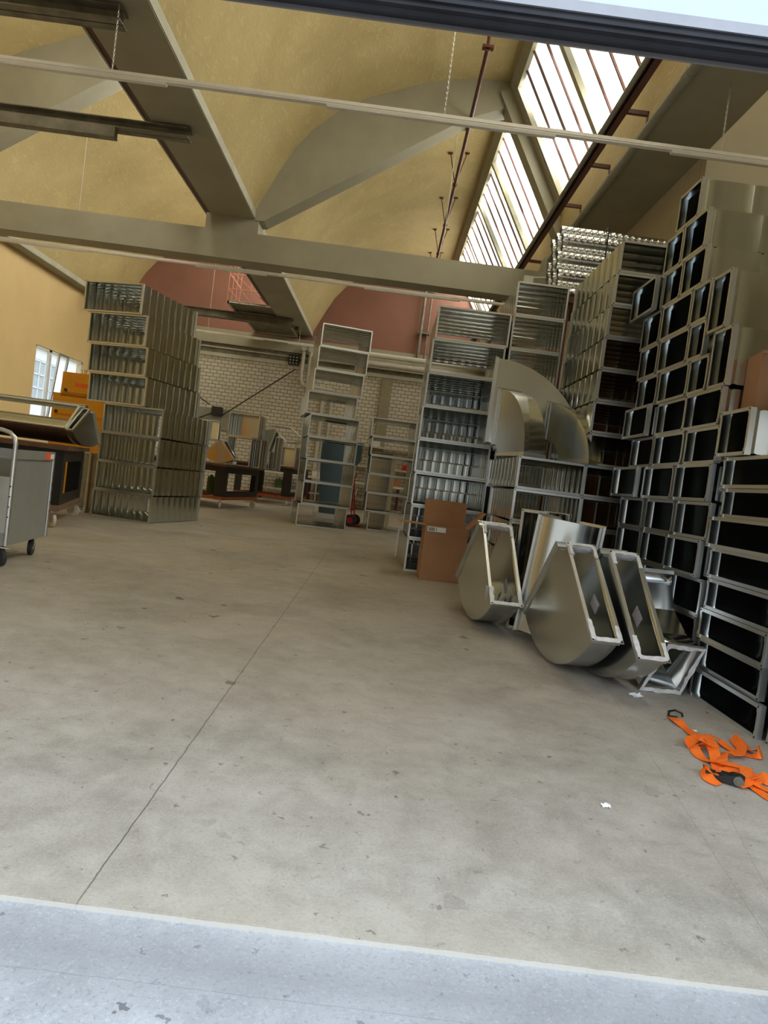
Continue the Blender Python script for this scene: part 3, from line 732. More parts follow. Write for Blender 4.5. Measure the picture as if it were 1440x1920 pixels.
for i in range(8):
    for j in range(5):
        o = bpy.data.objects.new('spiral_pipe', pm); COL.objects.link(o)
        o.location = (1.83+.02*((i*3+j*2) % 4), 8.98+.125*j+(.06 if i % 2 else 0), 3.7575+i*.1115)
        tag(o, 'bright spiral pipe in %s layer of the bundle, %s' % (lay[i], ['frontmost','second from front','centre','second from back','rearmost'][j]), 'pipe', 'bundle of spiral pipes')
b = MB(); b.box((2.42,8.905,3.70),(2.435,8.912,4.62)); b.box((2.42,8.905,4.615),(2.435,9.62,4.622)); o = b.build('lashing_strap', M['black']); tag(o, 'thin black strap around the bundle of spiral pipes', 'strap')

# ================================================================= TABLES
def caster(parent, x, y, r, mat, rz=0, name='caster', fixed=False):
    b = MB(); c = math.cos(rz); s_ = math.sin(rz)
    def P(u, v, z): return (x+u*c-v*s_, y+u*s_+v*c, z)
    b.box((-.035,-.035,0),(.035,.035,.006), Matrix.Translation((x,y,2*r+.012)))
    for sg in (-1, 1):
        b.add([P(sg*.022,-.03,2*r+.012),P(sg*.022,.03,2*r+.012),P(sg*.022,.012,r-.01),P(sg*.022,-.012,r-.01),P(sg*.026,-.03,2*r+.012),P(sg*.026,.03,2*r+.012),P(sg*.026,.012,r-.01),P(sg*.026,-.012,r-.01)],
              [(0,1,2,3),(7,6,5,4),(0,4,5,1),(1,5,6,2),(2,6,7,3),(3,7,4,0)])
    fk = b.build('caster', M['aluminium'], parent)
    b = MB(); b.cyl(P(-.016,0,r), P(.016,0,r), r, 20); w = b.build('wheel', mat, fk, smooth=30)
    b = MB(); b.cyl(P(-.019,0,r), P(.019,0,r), r*.35, 12); b.build('hub', M['aluminium'], fk)
    return fk
def work_table(label, corner, rz, W, L, base='orange_base', wheel='cream_wheel', top=.98, group='wheeled work tables'):
    """corner = front right foot; W to the left, L to the back"""
    t = thing('work_table', label, 'work table', (*corner, 0), rz, group)
    b = MB(); b.box((-W-.05,-.08,top-.05),(.06,L+.08,top)); b.build('table_top', M['brown_top'], t)
    b = MB(); z0, z1 = .20, .27
    b.box((-W,-.02,z0),(0.02,.05,z1)); b.box((-W,L-.05,z0),(0.02,L+.02,z1)); b.box((-.05,.05,z0),(.02,L-.05,z1)); b.box((-W,.05,z0),(-W+.07,L-.05,z1)); b.box((-W/2-.03,.05,z0+.01),(-W/2+.03,L-.05,z1-.01))
    b.build('base_frame', M[base], t)
    for x, y in ((-.22,0),(-.0,0),(-W,0),(-.22,L-.02),(-W,L-.02),(-W+.22,L-.02)):
        pass
    for x0, x1 in ((-.20,0),(-W,-W+.20)):
        for y in (0, L):
            b = MB(); b.box((x0,y-.006,z1),(x1,y+.006,top-.05)); b.build('leg', M['black'], t)
    for y0, y1 in ((0,.22),(L-.22,L)):
        for x in (0, -W):
            b = MB(); b.box((x-.006,y0,z1),(x+.006,y1,top-.05)); b.build('leg_plate', M['black'], t)
    b = MB(); b.box((-.004,.22,top-.19),(.004,L-.22,top-.05)); b.box((-.004,.22,z1),(.004,L-.22,z1+.13)); b.box((-W+.2,-.004,top-.17),(-.2,.004,top-.05)); b.build('apron', M['black'], t)
    for x, y, a in ((-.05,.06,.5),(-W+.08,.06,0),(-.05,L-.08,1.2),(-W+.08,L-.08,.2)):
        caster(t, x, y, .085, M[wheel], a)
    return t
work_table('brown-topped work table on an orange wheeled base, crowded with duct pieces', (-3.42,15.0), R(-10), 1.75, 2.15)
work_table('farther brown-topped work table with black legs beside the centre tower', (-2.62,19.6), R(-8), 1.6, 2.0, top=1.12)
work_table('work table behind the grey cart, carrying the long trough-like elbow', (-3.80,8.25), R(16), 2.0, 1.75, 'brown_base')
# lower shelf contents of table 1
for i, (x, y, m_, nm, lb) in enumerate(((-3.98,16.2,'olive','green_canister','olive green canister on the base of the crowded work table'),(-4.25,16.0,'offwhite','white_canister','white canister on the base of the crowded work table'))):
    b = MB(); b.cyl((x,y,.275),(x,y,.275+.38),.09 if i == 0 else .075,16); b.cyl((x,y,.655),(x,y,.70),.03,10); o = b.build(nm, M[m_], smooth=40); tag(o, lb, 'canister')
b = MB()
for k in range(6): b.box((-5.0,15.25,.28+k*.1),(-4.6,15.8,.30+k*.1))
b.box((-5.02,15.23,.27),(-5.0,15.82,.86)); o = b.build('small_parts_shelf', M['galv']); tag(o, 'grey stepped parts tray below the crowded work table', 'tray')

# big trough-like elbow on the left table
bigE = elbow('long trough-like elbow lying on the left work table', (-5.75,9.12,.982+.62), az(178), (.9994,.035,0), Z, .62, .11, 1.72, R(64), R(50), group=None, base=(-4.9,9.1,.98), t=.03)
# second, standing beyond its right end
elbow('narrow elbow at the right end of the long trough-like elbow', (-3.985,9.14,.982+.58), az(186), (.9945,-.105,0), Z, .58, .10, .11, R(30), R(50), base=(-3.9,9.1,.98), t=.02)
# a bundle of sheets beside the left table, next to the tower
duct('tall dark duct upright between the left table and the offset tower', .34, .92, .5, (-4.62,10.6,0), R(-10), None, .025, .2)

# objects on table 1
tdk = duct('blue-grey open duct on top of the pile on the crowded table', .70, .52, .50, (-3.22,15.45,1.63), R(-6), None, .022, .2)
b = MB(); b.box((-.335,.42,.015),(.335,.424,.505)); b.build('back_panel', M['galv_smooth'], tdk)
duct('dark duct turned sideways left of the topmost pile piece', .34, .44, .36, (-3.92,15.75,1.49), R(50), None, .022, .2)
duct('upright duct frame in the middle of the pile on the crowded table', .58, .64, .45, (-3.26,15.38,.984), R(-10), None, .022, .2)
elbow('green-grey elbow tipped on its round back on the crowded table', (-3.58,14.98,.984+.56), (.99,-.12,0), (.12,.99,0), Z, .56, .08, .26, R(42), R(40), base=(-3.6,15.1,.984), mat='galv_band')
elbow('long low elbow lying at the left end of the crowded table', (-5.0,15.42,.984+.50), az(176), (1,.05,0), Z, .50, .08, 1.0, R(62), R(50), base=(-4.5,15.3,.984))
duct('narrow upright duct right of the pile centre', .15, .64, .5, (-2.86,15.52,.984), R(-10), None, .02, .2)
elbow('brown-reflecting fan-shaped elbow piece leaning at the back of the crowded table', (-2.66,16.62,1.98), (1,-.1,0), (.1,1,0), (.10,0,.995), .60, .08, .26, R(80), R(-8), base=(-2.8,16.7,.984))
duct('tall narrow duct under the fan-shaped piece', .40, .42, .45, (-2.90,16.35,.984), R(-10), None, .022, .2)
duct('thin dark duct on end beside the fan-shaped piece', .10, .78, .3, (-2.58,16.35,.984), R(-10), None, .02, .2)
# table 2
sqd = duct('square-mouthed grey duct on the farther work table', .66, .56, .6, (-2.88,19.75,1.122), R(-8), None, .03, .2)
b = MB(); b.box((-.315,.50,.015),(.315,.504,.545)); b.build('back_panel', M['galv_smooth'], sqd)
elbow('rounded silver elbow on the farther work table', (-3.35,20.95,1.122+.50), az(170), (1,.1,0), Z, .50, .08, .55, R(60), R(50), base=(-3.05,20.9,1.12))
b = MB(); b.cyl((-3.62,19.9,1.122),(-3.62,19.9,1.52),.09,16); o = b.build('paper_towel_roll', M['paper'], smooth=40); tag(o, 'white upright roll between the two back work tables', 'paper roll')
slant = MB(); slant.prism([(0,0),(.8,0),(.8,.04),(.55,.28),(0,.28)], lambda x,z:(x-3.02,20.6,z+1.46), lambda x,z:(x-3.02,20.62,z+1.46)); 
# slanted frame with cut corner
b = MB()
fp = [(-3.49,20.4,2.27),(-2.89,20.4,2.27),(-2.37,20.4,1.90),(-2.95,20.4,1.85)]
b.tube(fp, .018, 6, closed=True); b.add([fp[0], fp[1], (fp[1][0],fp[1][1]+.5,fp[1][2]-.03), (fp[0][0],fp[0][1]+.5,fp[0][2]-.03)], [(0,1,2,3)]); b.add([(x,y+.0,z) for x,y,z in ((-2.95,20.4,1.85),(-2.37,20.4,1.90),(-2.37,20.9,1.88),(-2.95,20.9,1.83))], [(0,1,2,3)])
o = b.build('duct_hood', M['flange']); tag(o, 'open hood with a cut-off corner above the farther work table', 'hood')
sm = o.modifiers.new('thickness','SOLIDIFY'); sm.thickness = .004
for xa, xb in ((-2.95,-2.92),(-2.68,-2.65)):
    b = MB(); b.box((xa,20.38,1.87),(xb,20.41,1.122)); b.build('hood_leg', M['galv'], o)

# tall hopper behind the centre tower
hp = thing('hopper_duct', 'tall dark hopper-shaped duct standing behind the centre tower', 'hopper', (-1.22,16.6,0))
b = MB(); 
b.prism([(-.22,.12),(.30,.12),(.30,1.02),(.62,1.48),(.62,1.86),(-.36,1.86)], lambda x,z:(x,0,z), lambda x,z:(x,.55,z)); o = b.build('hopper_body', galv('dark_blue_galvanised',(.12,.16,.17),.3,.002,.02), hp); recalc(o.data)
b = MB(); b.frame(-.42,.68,1.84,1.92,.03,-.03,.58); b.box((-.36,-.02,.0),(-.33,.0,1.86)); b.box((.28,-.02,0),(.30,.0,1.0)); b.box((-.3,-.02,.0),(.3,.5,.12)); b.build('flange', M['flange'], hp)
# bright upright sheet duct behind the low tower
bs = thing('upright_sheet_duct', 'bright upright duct catching the light inside the low back tower', 'air duct', (-.10,16.35,0), R(-18))
b = MB(); b.box((-.26,0,0),(.26,.35,1.66)); b.build('duct_body', plain('matt_bright_zinc',(.90,.90,.88),.5,1,.04), bs)
b = MB(); b.frame(-.28,.28,1.64,1.72,.02,-.02,.37)
for k in range(8): b.box((-.262,-.006,.1+k*.2),(.262,0,.115+k*.2))
b.build('flange', M['flange'], bs)
# wall bench with clutter along the back wall
wb = thing('workbench', 'long cluttered workbench along the brick back wall', 'workbench', (0,23.0,0))
b = MB(); b.box((-4.2,-.1,.86),(2.6,.6,.93)); b.build('bench_top', M['offwhite'], wb)
b = MB(); b.box((-4.2,.2,.35),(2.6,.6,.39)); b.build('shelf', M['offwhite'], wb)
for x in (-4.1,-2.5,-1.0,.5,2.4):
    b = MB(); b.box((x,-.05,0),(x+.08,.6,.86)); b.build('leg', M['redsteel'], wb)
sh = thing('shelf_board', 'pale shelf boards fixed on the brick wall above the bench', 'shelf', (0,23.6,0))
for z in (1.45,2.15):
    b = MB(); b.box((-1.6,0,z),(1.4,.35,z+.06)); b.build('board', M['palepipe'], sh)
rc = random.Random(3)
cl = [('blue','blue_drill','blue power tool'),('red','red_canister','red canister'),('offwhite','white_carton','white carton'),('olive','green_carton','green carton'),('steel_old','grey_toolbox','grey toolbox'),('card','brown_carton','brown carton')]
spots_ = [(-3.9,.93),(-3.3,.93),(-2.4,.93),(-1.9,.93),(-.6,.93),(.3,.93),(-1.3,1.51),(.6,1.51),(-.5,2.21),(-3.6,.39),(-2.2,.39),(-1.6,.39),(-.2,.39),(.9,.39)]
side = ['leftmost on the bench','second on the bench','third on the bench','fourth on the bench','fifth on the bench','sixth on the bench','at left on the lower wall board','at right on the lower wall board','on the upper wall board','leftmost on the under-bench shelf','second on the under-bench shelf','third on the under-bench shelf','fourth on the under-bench shelf','fifth on the under-bench shelf']
for k, (x, z) in enumerate(spots_):
    m_, nm, lb = cl[k % 6]; w_, h_ = rc.uniform(.15,.3), rc.uniform(.15,.34)
    b = MB(); z += .001; yb = 23.66 if k in (6,7,8) else 23.3
    b.box((x,yb,z),(x+w_,yb+.22,z+h_)); b.box((x+.02,yb-.02,z+h_*.4),(x+w_-.02,yb,z+h_*.7)); b.cyl((x+w_/2,yb+.1,z+h_),(x+w_/2,yb+.1,z+h_+.04),.02,8)
    o = b.build(nm, M[m_]); tag(o, '%s, %s' % (lb, side[k]), nm.split('_')[-1])

# ================================================================= YELLOW CABINET
yc = thing('tool_cabinet', 'ochre yellow drawer cabinet below the left window', 'cabinet', (-5.42,12.0,0), R(-2))
b = MB(); b.box((-.27,0,1.55),(.60,.5,2.22)); b.box((-.40,.0,0),(.60,.5,1.85)); b.build('cabinet_body', M['yellow'], yc)
for (z0, z1) in ((1.88,2.17),(1.50,1.80),(1.12,1.46),(.74,1.08),(.36,.70)):
    x0 = -.23 if z0 > 1.8 else -.36
    b = MB(); b.box((x0,-.018,z0),(.56,0,z1)); d_ = b.build('drawer', M['yellow'], yc)
    b = MB(); b.cyl((x0+.05,-.03,z0+.03),(x0+.05,-.018,z0+.03),.028,14); b.build('knob', M['ink'], d_)
    if z0 > 1.8:
        b = MB(); b.box((-.02,-.021,z0+.10),(.56,-.018,z0+.17)); b.build('stripe', plain('orange_lettering_band',(.85,.16,.01)), d_)
b = MB(); b.cyl((.02,.15,2.22),(.02,.15,2.30),.05,14, .06); o = b.build('tin_can', M['bright'], smooth=40); o.location = (-5.42,12.0,0); tag(o, 'small tin standing on the ochre yellow cabinet', 'tin')

# ================================================================= GREY CART
ct = thing('transport_cart', 'grey sheet-sided transport cart with tubular handle at the left edge', 'cart', (-2.86,5.40,0), R(7))
L_ = .86; W_ = 1.05; zb, ztop = .17, .93
tub = MB(); tub.box((-W_,0,zb),(0,L_,zb+.10)); tub.build('deck', M['grey_lacquer'], ct)
b = MB(); b.box((-.012,.03,zb+.10),(-.004,L_-.02,ztop-.02)); b.build('side_panel', M['grey_lacquer'], ct)
b = MB(); b.box((-W_+.03,L_-.012,zb+.10),(-.02,L_-.004,ztop-.02)); b.build('side_panel', M['grey_lacquer'], ct)
b = MB(); b.box((-W_+.03,.01,zb+.10),(-.02,.016,ztop-.22)); b.build('front_panel', M['galv_smooth'], ct)
b = MB(); b.box((-.008,.02,ztop-.075),(.008,L_,ztop)); b.box((-W_,-.0,ztop-.075),(0,.012,ztop)); tr = b.build('top_rail', M['grey_lacquer'], ct)
b = MB(); b.box((.008,L_-.22,ztop-.07),(.010,L_-.10,ztop-.01)); b.build('sticker', M['sticker_red'], tr)['label'] = 'orange-red sticker'
b = MB(); b.box((.008,L_-.10,ztop-.06),(.010,L_-.01,ztop-.02)); b.build('sticker', M['paper'], tr)
b = MB(); hz = .16
b.tube([(0,0,zb),(0,0,ztop+.04),(-.012,0,ztop+.09),(-.05,0,ztop+.125),(-.11,0,ztop+.14),(-W_+.11,0,ztop+.14),(-W_+.05,0,ztop+.125),(-W_,0,ztop+.06),(-W_,0,zb)], .017, 14); b.build('handle_tube', M['aluminium'], ct, smooth=50)
b = MB(); b.cyl((0,L_,zb),(0,L_,ztop),.016,14); b.build('post', M['aluminium'], ct, smooth=50)
b = MB(); b.cyl((-W_,L_,zb),(-W_,L_,ztop),.016,14); b.build('post', M['aluminium'], ct, smooth=50)
b = MB(); 
for z in (.40,.48,.56,.64):
    b.cyl((-.0,-.0185,z),(-.0,-.012,z),.006,8); b.cyl((.012,L_-.004,z),(.0185,L_-.004,z),.006,8)
b.build('bolt', M['hole'], ct)
for x, y, a in ((-.05,.05,.9),(-W_+.08,.05,.5),(-.08,L_-.08,.1),(-W_+.08,L_-.08,.1)): caster(ct, x, y, .072, M['tire'], a)
b = MB(); b.box((.0,-.03,.155),(.06,.03,.165), Matrix.Translation((-.02,-.0,0))); b.build('brake_pedal', M['bright'], ct)
b = MB(); b.tube([(-.9,.35,.42),(-.5,.42,.40),(-.1,.5,.42)], .12, 14); o = b.build('metal_offcut_roll', M['bright'], smooth=50); o.location = (-2.86,5.40,-.02); tag(o, 'bright sheet roll lying inside the grey cart', 'sheet roll')

# ================================================================= SACK TRUCK
st_ = thing('sack_truck', 'red sack truck with a black pneumatic wheel between the two see-through towers', 'sack truck', (-.56,15.15,0), R(80))
for sx in (-.22,.22):
    b = MB(); b.cyl((sx-.035,0,.13),(sx+.035,0,.13),.128,24); w_ = b.build('wheel', M['tire'], st_, smooth=40)
    b = MB(); b.cyl((sx-.038,0,.13),(sx+.038,0,.13),.065,16); b.build('rim', M['red'], w_)
b = MB(); b.cyl((-.24,0,.13),(.24,0,.13),.014,10); b.build('axle', M['aluminium'], st_)
b = MB()
for sx in (-.14,.14): b.tube([(sx,-.02,.05),(sx,.03,.5),(sx,.10,1.02),(sx,.05,1.16)], .016, 10)
b.tube([(-.14,.06,.6),(.14,.06,.6)], .012, 8); b.tube([(-.14,.03,.35),(.14,.03,.35)], .012, 8); b.build('frame', M['red'], st_, smooth=50)
b = MB(); b.box((-.16,-.22,.03),(.16,-.0,.04)); b.build('toe_plate', M['red'], st_)
b = MB(); b.tube([(.14,.10,1.0),(.22,.02,.8),(.14,.05,.62)], .012, 8); b.build('handle', M['aluminium'], st_)

# ================================================================= ROOF FITTINGS
def chain(b, p, q, link=.035, r=.004):
    p = Vector(p); q = Vector(q); n = int((q-p).length/(link*.8)); 
    for i in range(n):
        c = p.lerp(q, (i+.5)/n); h = link*.5
        ax = (1,0) if i % 2 == 0 else (0,1)
        pts = [(c.x+ax[0]*.008*math.cos(t_), c.y+ax[1]*.008*math.cos(t_), c.z+h*math.sin(t_)) for t_ in [k*math.pi/3 for k in range(6)]]
        b.tube(pts, r*.8, 4, closed=True)
def light_rail(label, y, z, x0, x1, fixtures, chains, joints, wire=False):
    t = thing('light_rail', label, 'light fixture', ((x0+x1)/2, y, z), 0, 'long suspended light rails'); ox = (x0+x1)/2
    b = MB(); b.box((x0-ox,-.03,.0),(x1-ox,.03,.055)); b.box((x0-ox,-.036,.018),(x1-ox,.036,.024)); b.build('trunking', M['light_rail'], t)
    for (a_, c_) in fixtures:
        b = MB(); b.prism([(-.034,.0),(.034,.0),(.026,-.026),(-.026,-.026)], lambda y_,z_:(a_-ox,y_,z_), lambda y_,z_:(c_-ox,y_,z_)); o = b.build('lamp_housing', M['light_rail'], t); recalc(o.data)
    for x, zt_ in chains:
        b = MB()
        if wire: b.cyl((x-ox,0,.055),(x-ox,0,zt_-z),.006,6)
        else: chain(b, (x-ox,0,.055), (x-ox,0,zt_-z))
        b.build('chain', M['palepipe'] if wire else M['aluminium'], t)
    return t
def shell_z(x):
    while x < -3.04: x += BAY
    P = shellpts(0)
    for (a_, za_), (b_, zb_) in zip(P, P[1:]):
        if a_ <= x <= b_: return za_+(zb_-za_)*(x-a_)/(b_-a_)
    return 4.6+E0
light_rail('nearest long cream light rail hanging on chains across the hall', 7.45, 4.885, -9.6, 5.2, [(-8,-5.6),(-5.3,-2.78),(-1.09,1.33),(2.56,5.0)], [(-8.5,shell_z(-8.5)),(-3.36,4.6+E0),(.145,shell_z(.145)),(3.08,4.6+E0)], [])
light_rail('second light rail, just beyond the concrete cross beam', 14.5, 4.965, -9.6, 3.4, [(-9.2,-6.64),(-4.4,-2.93),(-.9,1.1)], [(-6.9,shell_z(-6.9)),(.6,shell_z(.6))], [], True)
light_rail('farthest light rail close to the pink back wall', 22.5, 5.07, -9.4, 2.6, [(-6.3,-4.4),(-3.6,-1.9),(-.9,.8)], [(-6.2,shell_z(-6.2)),(-3.25,4.6+E0)], [], True)
# old I-beams under the left bay
def ibeam(label, y, x0, x1, z, h, w):
    b = MB(); b.box((x0,y-w/2,z-.014),(x1,y+w/2,z)); b.box((x0,y-w/2,z-h),(x1,y+w/2,z-h+.014)); b.box((x0,y-.006,z-h),(x1,y+.006,z)); o = b.build('steel_beam', M['steel_old']); tag(o, label, 'steel beam'); return o
ibeam('nearer old grey-brown steel beam under the left roof bay', 7.55, -9.5, -3.34, 5.62, .15, .22)
ibeam('farther old grey-brown steel beam under the left roof bay', 10.05, -9.5, -3.34, 5.62, .13, .22)
b = MB(); b.box((-9.4,9.93,5.36),(-4.35,10.03,5.488)); b.box((-9.4,9.91,5.34),(-4.35,10.05,5.36)); o = b.build('cable_tray', M['steel_old']); tag(o, 'dark cable tray under the farther old steel beam', 'cable tray')
ibeam('pale old steel beam near the platforms at the back', 21.6, -9.5, -3.4, 5.62, .22, .3)
# oxide-red rails with brackets below the glazing
for dx, nm in ((0,'oxide-red pipe rail with brackets below the right glazing'), (-BAY,'oxide-red pipe rail along the left valley beam')):
    t = thing('red_rail', nm, 'rail', (2.36+dx, 8, 5.95), 0, 'oxide-red roof rails')
    b = MB(); b.box((-.05,-6.2,0),(.05,15.8,.012)); b.box((-.05,-6.2,0),(-.038,15.8,.09)); b.cyl((.0,-6.2,.06),(.0,15.8,.06),.03,10); b.build('rail_bar', M['redsteel'], t)
    b = MB(); b.cyl((-.085,-6.2,.05),(-.085,15.8,.05),.035,10); b.build('grey_pipe', M['greypipe'], t, smooth=50)['label'] = 'grey pipe alongside'
    for k in range(-4, 11):
        y_ = k*1.45+.78
        if abs(y_+8-13.5) < .4: continue
        b = MB(); b.box((.05,y_-.025,0),(.34,y_+.025,.05)); b.box((.30,y_-.025,-.12),(.34,y_+.025,.05)); b.build('bracket', M['redsteel'], t)
b = MB(); b.cyl((2.60,1.9,5.63),(2.60,23.9,5.63),.055,12)
for k in range(9): b.cyl((2.60,2.5+2.4*k,5.63),(2.60,2.62+2.4*k,5.63),.066,12)
o = b.build('conduit_pipe', M['greypipe'], smooth=50); tag(o, 'grey insulated pipe running along the right valley beam', 'pipe')
# red sprinkler pipe with V hangers
rp = thing('red_pipe', 'oxide-red pipe on V-shaped hangers under the centre shell', 'pipe', (.76,11.2,8.0))
b = MB(); b.cyl((0,0,0),(0,12.6,0),.038,12); b.cyl((0,0,0),(0,0,.55),.03,12); b.box((-.09,-.05,.0),(.09,.05,.04)); b.build('pipe_run', M['redsteel'], rp, smooth=50)
for y_ in (2.2,5.0,7.5,9.8,11.9):
    b = MB(); b.cyl((0,y_,-.01),(-.19,y_,shell_z(.57)-8.0),.011,6); b.cyl((0,y_,-.01),(.19,y_,shell_z(.95)-8.0),.011,6); b.box((-.24,y_-.03,shell_z(.55)-8.03),(-.14,y_+.03,shell_z(.57)-8.0)); b.box((.14,y_-.03,shell_z(.95)-8.03),(.24,y_+.03,shell_z(.95)-8.0)); b.cyl((0,y_-.03,0),(0,y_+.03,0),.055,10); b.build('hanger', M['redsteel'], rp)
# drop pipe at the far right of the pink wall
b = MB(); b.cyl((.62,23.80,5.30),(.62,23.80,8.3),.05,10); b.cyl((.85,23.85,5.3),(.85,23.85,8.0),.03,10); b.box((.55,23.78,6.2),(.92,23.99,6.26)); b.box((.55,23.78,7.6),(.92,23.99,7.66)); o = b.build('drop_pipe', M['steel_old']); tag(o, 'dark vertical pipe in front of the pink wall beside the shiny tower', 'pipe')
# far wall services
b = MB()
for x in (-3.22,-2.98):
    b.tube([(x,23.75,5.15),(x,23.75,4.15),(x+.06,23.75,3.98),(x+.2,23.75,3.92),(x+.9,23.75,3.9)], .06, 12)
    b.cyl((x,23.78,5.15),(x,23.62,5.15),.085,14)
o = b.build('wall_pipes', M['palepipe'], smooth=50); tag(o, 'two pale pipes bending down the brick wall left of the centre tower', 'pipes')
b = MB(); b.cyl((-2.2,23.6,4.95),(3.4,23.6,4.95),.10,14); b.cyl((-2.2,23.5,5.2),(3.4,23.5,5.2),.06,12); o = b.build('long_pipe', M['palepipe'], smooth=50); tag(o, 'thick pale pipe running along the top of the brick wall', 'pipe')
b = MB(); b.cyl((-2.4,23.9,0),(-2.4,23.9,3.78),.07,12); b.cyl((-2.1,23.9,0),(-2.1,23.9,3.78),.05,12); o = b.build('riser_pipe', M['palepipe'], smooth=50); tag(o, 'pale riser pipes on the brick wall behind the centre tower', 'pipes')
b = MB(); b.box((-3.72,23.80,4.60),(-3.36,23.93,4.93)); o = b.build('fan_grille', M['black']); tag(o, 'small black grille box high on the brick wall', 'grille')
b = MB()
for i in range(3):
    for j in range(3): b.box((-3.68+i*.11,23.79,4.64+j*.10),(-3.64+i*.11,23.80,4.67+j*.10))
b.build('grille_dot', M['offwhite'], o)
b = MB(); b.cyl((-5.75,23.7,2.55),(-3.42,23.7,4.45),.018,8); b.cyl((-6.9,23.7,3.3),(-6.2,23.7,2.9),.018,8); o = b.build('wall_brace', M['black']); tag(o, 'thin black diagonal brace across the brick wall', 'brace')
b = MB(); b.box((-6.1,23.72,2.55),(-5.75,23.9,2.85)); b.cyl((-6.5,23.75,2.4),(-5.8,23.75,2.75),.02,8); o = b.build('wall_motor', M['black']); tag(o, 'black motor unit on the brick wall beside the left tower', 'motor')
b = MB(); b.box((-4.40,23.96,1.9),(-4.36,24.0,4.56)); o = b.build('wall_conduit', M['palepipe']); tag(o, 'thin pale conduit running down the brick wall', 'conduit')
b = MB(); b.box((-7.6,23.9,2.1),(-5.0,23.98,2.8)); o = b.build('wall_panel', M['greypipe']); tag(o, 'grey-green panel low on the brick wall behind the crowded table', 'panel')
# maintenance platforms in the left bay
for nm, y_, x0, x1, z_, rail in (('upper maintenance platform with red railing under the left bay', 20.6, -5.22, -3.75, 5.66, True), ('lower maintenance platform near the pink wall', 22.4, -5.0, -3.5, 5.55, False)):
    t = thing('platform', nm, 'platform', (x0, y_, z_), 0)
    b = MB(); b.frame(0, x1-x0, 0, .07, .02, 0, .02); 
    b.box((0,0,0),(x1-x0,.06,.08)); b.box((0,1.5,0),(x1-x0,1.56,.08)); b.box((0,0,0),(.06,1.56,.08)); b.box((x1-x0-.06,0,0),(x1-x0,1.56,.08)); b.build('frame', M['palepipe'], t)
    b = MB(); b.box((.06,.06,.03),(x1-x0-.06,1.5,.05)); b.build('grating', M['steel_old'], t)
    b = MB(); b.box((x1-x0+.05,.2,0),(x1-x0+.15,.3,.9)); b.build('hanger', M['redsteel'], t)
    if rail:
        b = MB(); X = x1-x0
        for x in (0, X*.45, X*.85): b.cyl((x,0,0),(x,0,1.25+.05),.014,6)
        for y2 in (.5,1.0,1.5): b.cyl((0,y2,0),(0,y2,1.3),.014,6)
        for z2 in (.42,.85,1.3): b.cyl((0,0,z2),(X,0,z2),.014,6); b.cyl((0,0,z2),(0,1.5,z2),.014,6)
        b.cyl((0,0,.85),(X*.45,0,.1),.012,6); b.cyl((0,0,.42),(X*.3,0,0),.012,6); b.cyl((X*.1,0,.85),(X*.8,0,.1),.012,6)
        b.build('railing', plain('salmon_red_paint',(.45,.18,.12)), t)
# security lamp on the right valley beam
b = MB(); b.box((1.98,12.2,4.72),(2.14,12.3,4.92)); b.cyl((2.1,12.25,4.9),(2.7,12.3,5.0),.015,6); b.cyl((2.7,12.3,4.98),(2.7,12.3,5.66),.02,6); o = b.build('camera_box', M['offwhite']); tag(o, 'small cream box on a bracket near the bundle of spiral pipes', 'box')

# ================================================================= ORANGE STRAP
def px_floor(x, y, z=0):
    return None
def ribbon(b, pts, w=.046, t=.0022):
    """pts: (x, y, z, twist) control points; Catmull-Rom through them; twist 0 = lying flat"""
    P = [Vector(p[:3]) for p in pts]; T_ = [p[3] if len(p) > 3 else 0 for p in pts]; out = []
    for i in range(len(P)-1):
        p0 = P[max(i-1,0)]; p1 = P[i]; p2 = P[i+1]; p3 = P[min(i+2,len(P)-1)]
        for k in range(8):
            t_ = k/8; a = .5*((2*p1)+(-p0+p2)*t_+(2*p0-5*p1+4*p2-p3)*t_**2+(-p0+3*p1-3*p2+p3)*t_**3)
            out.append((a, T_[i]*(1-t_)+T_[i+1]*t_))
    out.append((P[-1], T_[-1])); vs = []
    for i, (p, tw) in enumerate(out):
        d = (out[min(i+1,len(out)-1)][0]-out[max(i-1,0)][0]).normalized()
        side = Vector((0,0,1)).cross(d)
        side = side.normalized() if side.length > 1e-3 else Vector((1,0,0))
        nrm = d.cross(side).normalized(); a = R(tw)
        s2 = side*math.cos(a)+nrm*math.sin(a); n2 = nrm*math.cos(a)-side*math.sin(a)
        if n2.z < 0: n2 = -n2
        lift = abs(math.sin(a))*w*.5
        c = p+Vector((0,0,lift+t))
        vs += [c+s2*w/2+n2*t/2, c-s2*w/2+n2*t/2, c-s2*w/2-n2*t/2, c+s2*w/2-n2*t/2]
    m = len(out); fs = [(i*4+k, i*4+(k+1)%4, (i+1)*4+(k+1)%4, (i+1)*4+k) for i in range(m-1) for k in range(4)] + [(0,1,2,3),((m-1)*4+3,(m-1)*4+2,(m-1)*4+1,(m-1)*4)]
    b.add(vs, fs)
rs = thing('ratchet_strap', 'tangled bright orange ratchet strap lying on the floor at the right', 'ratchet strap', (1.65,3.1,0))
o_ = Vector((1.65,3.1,0))
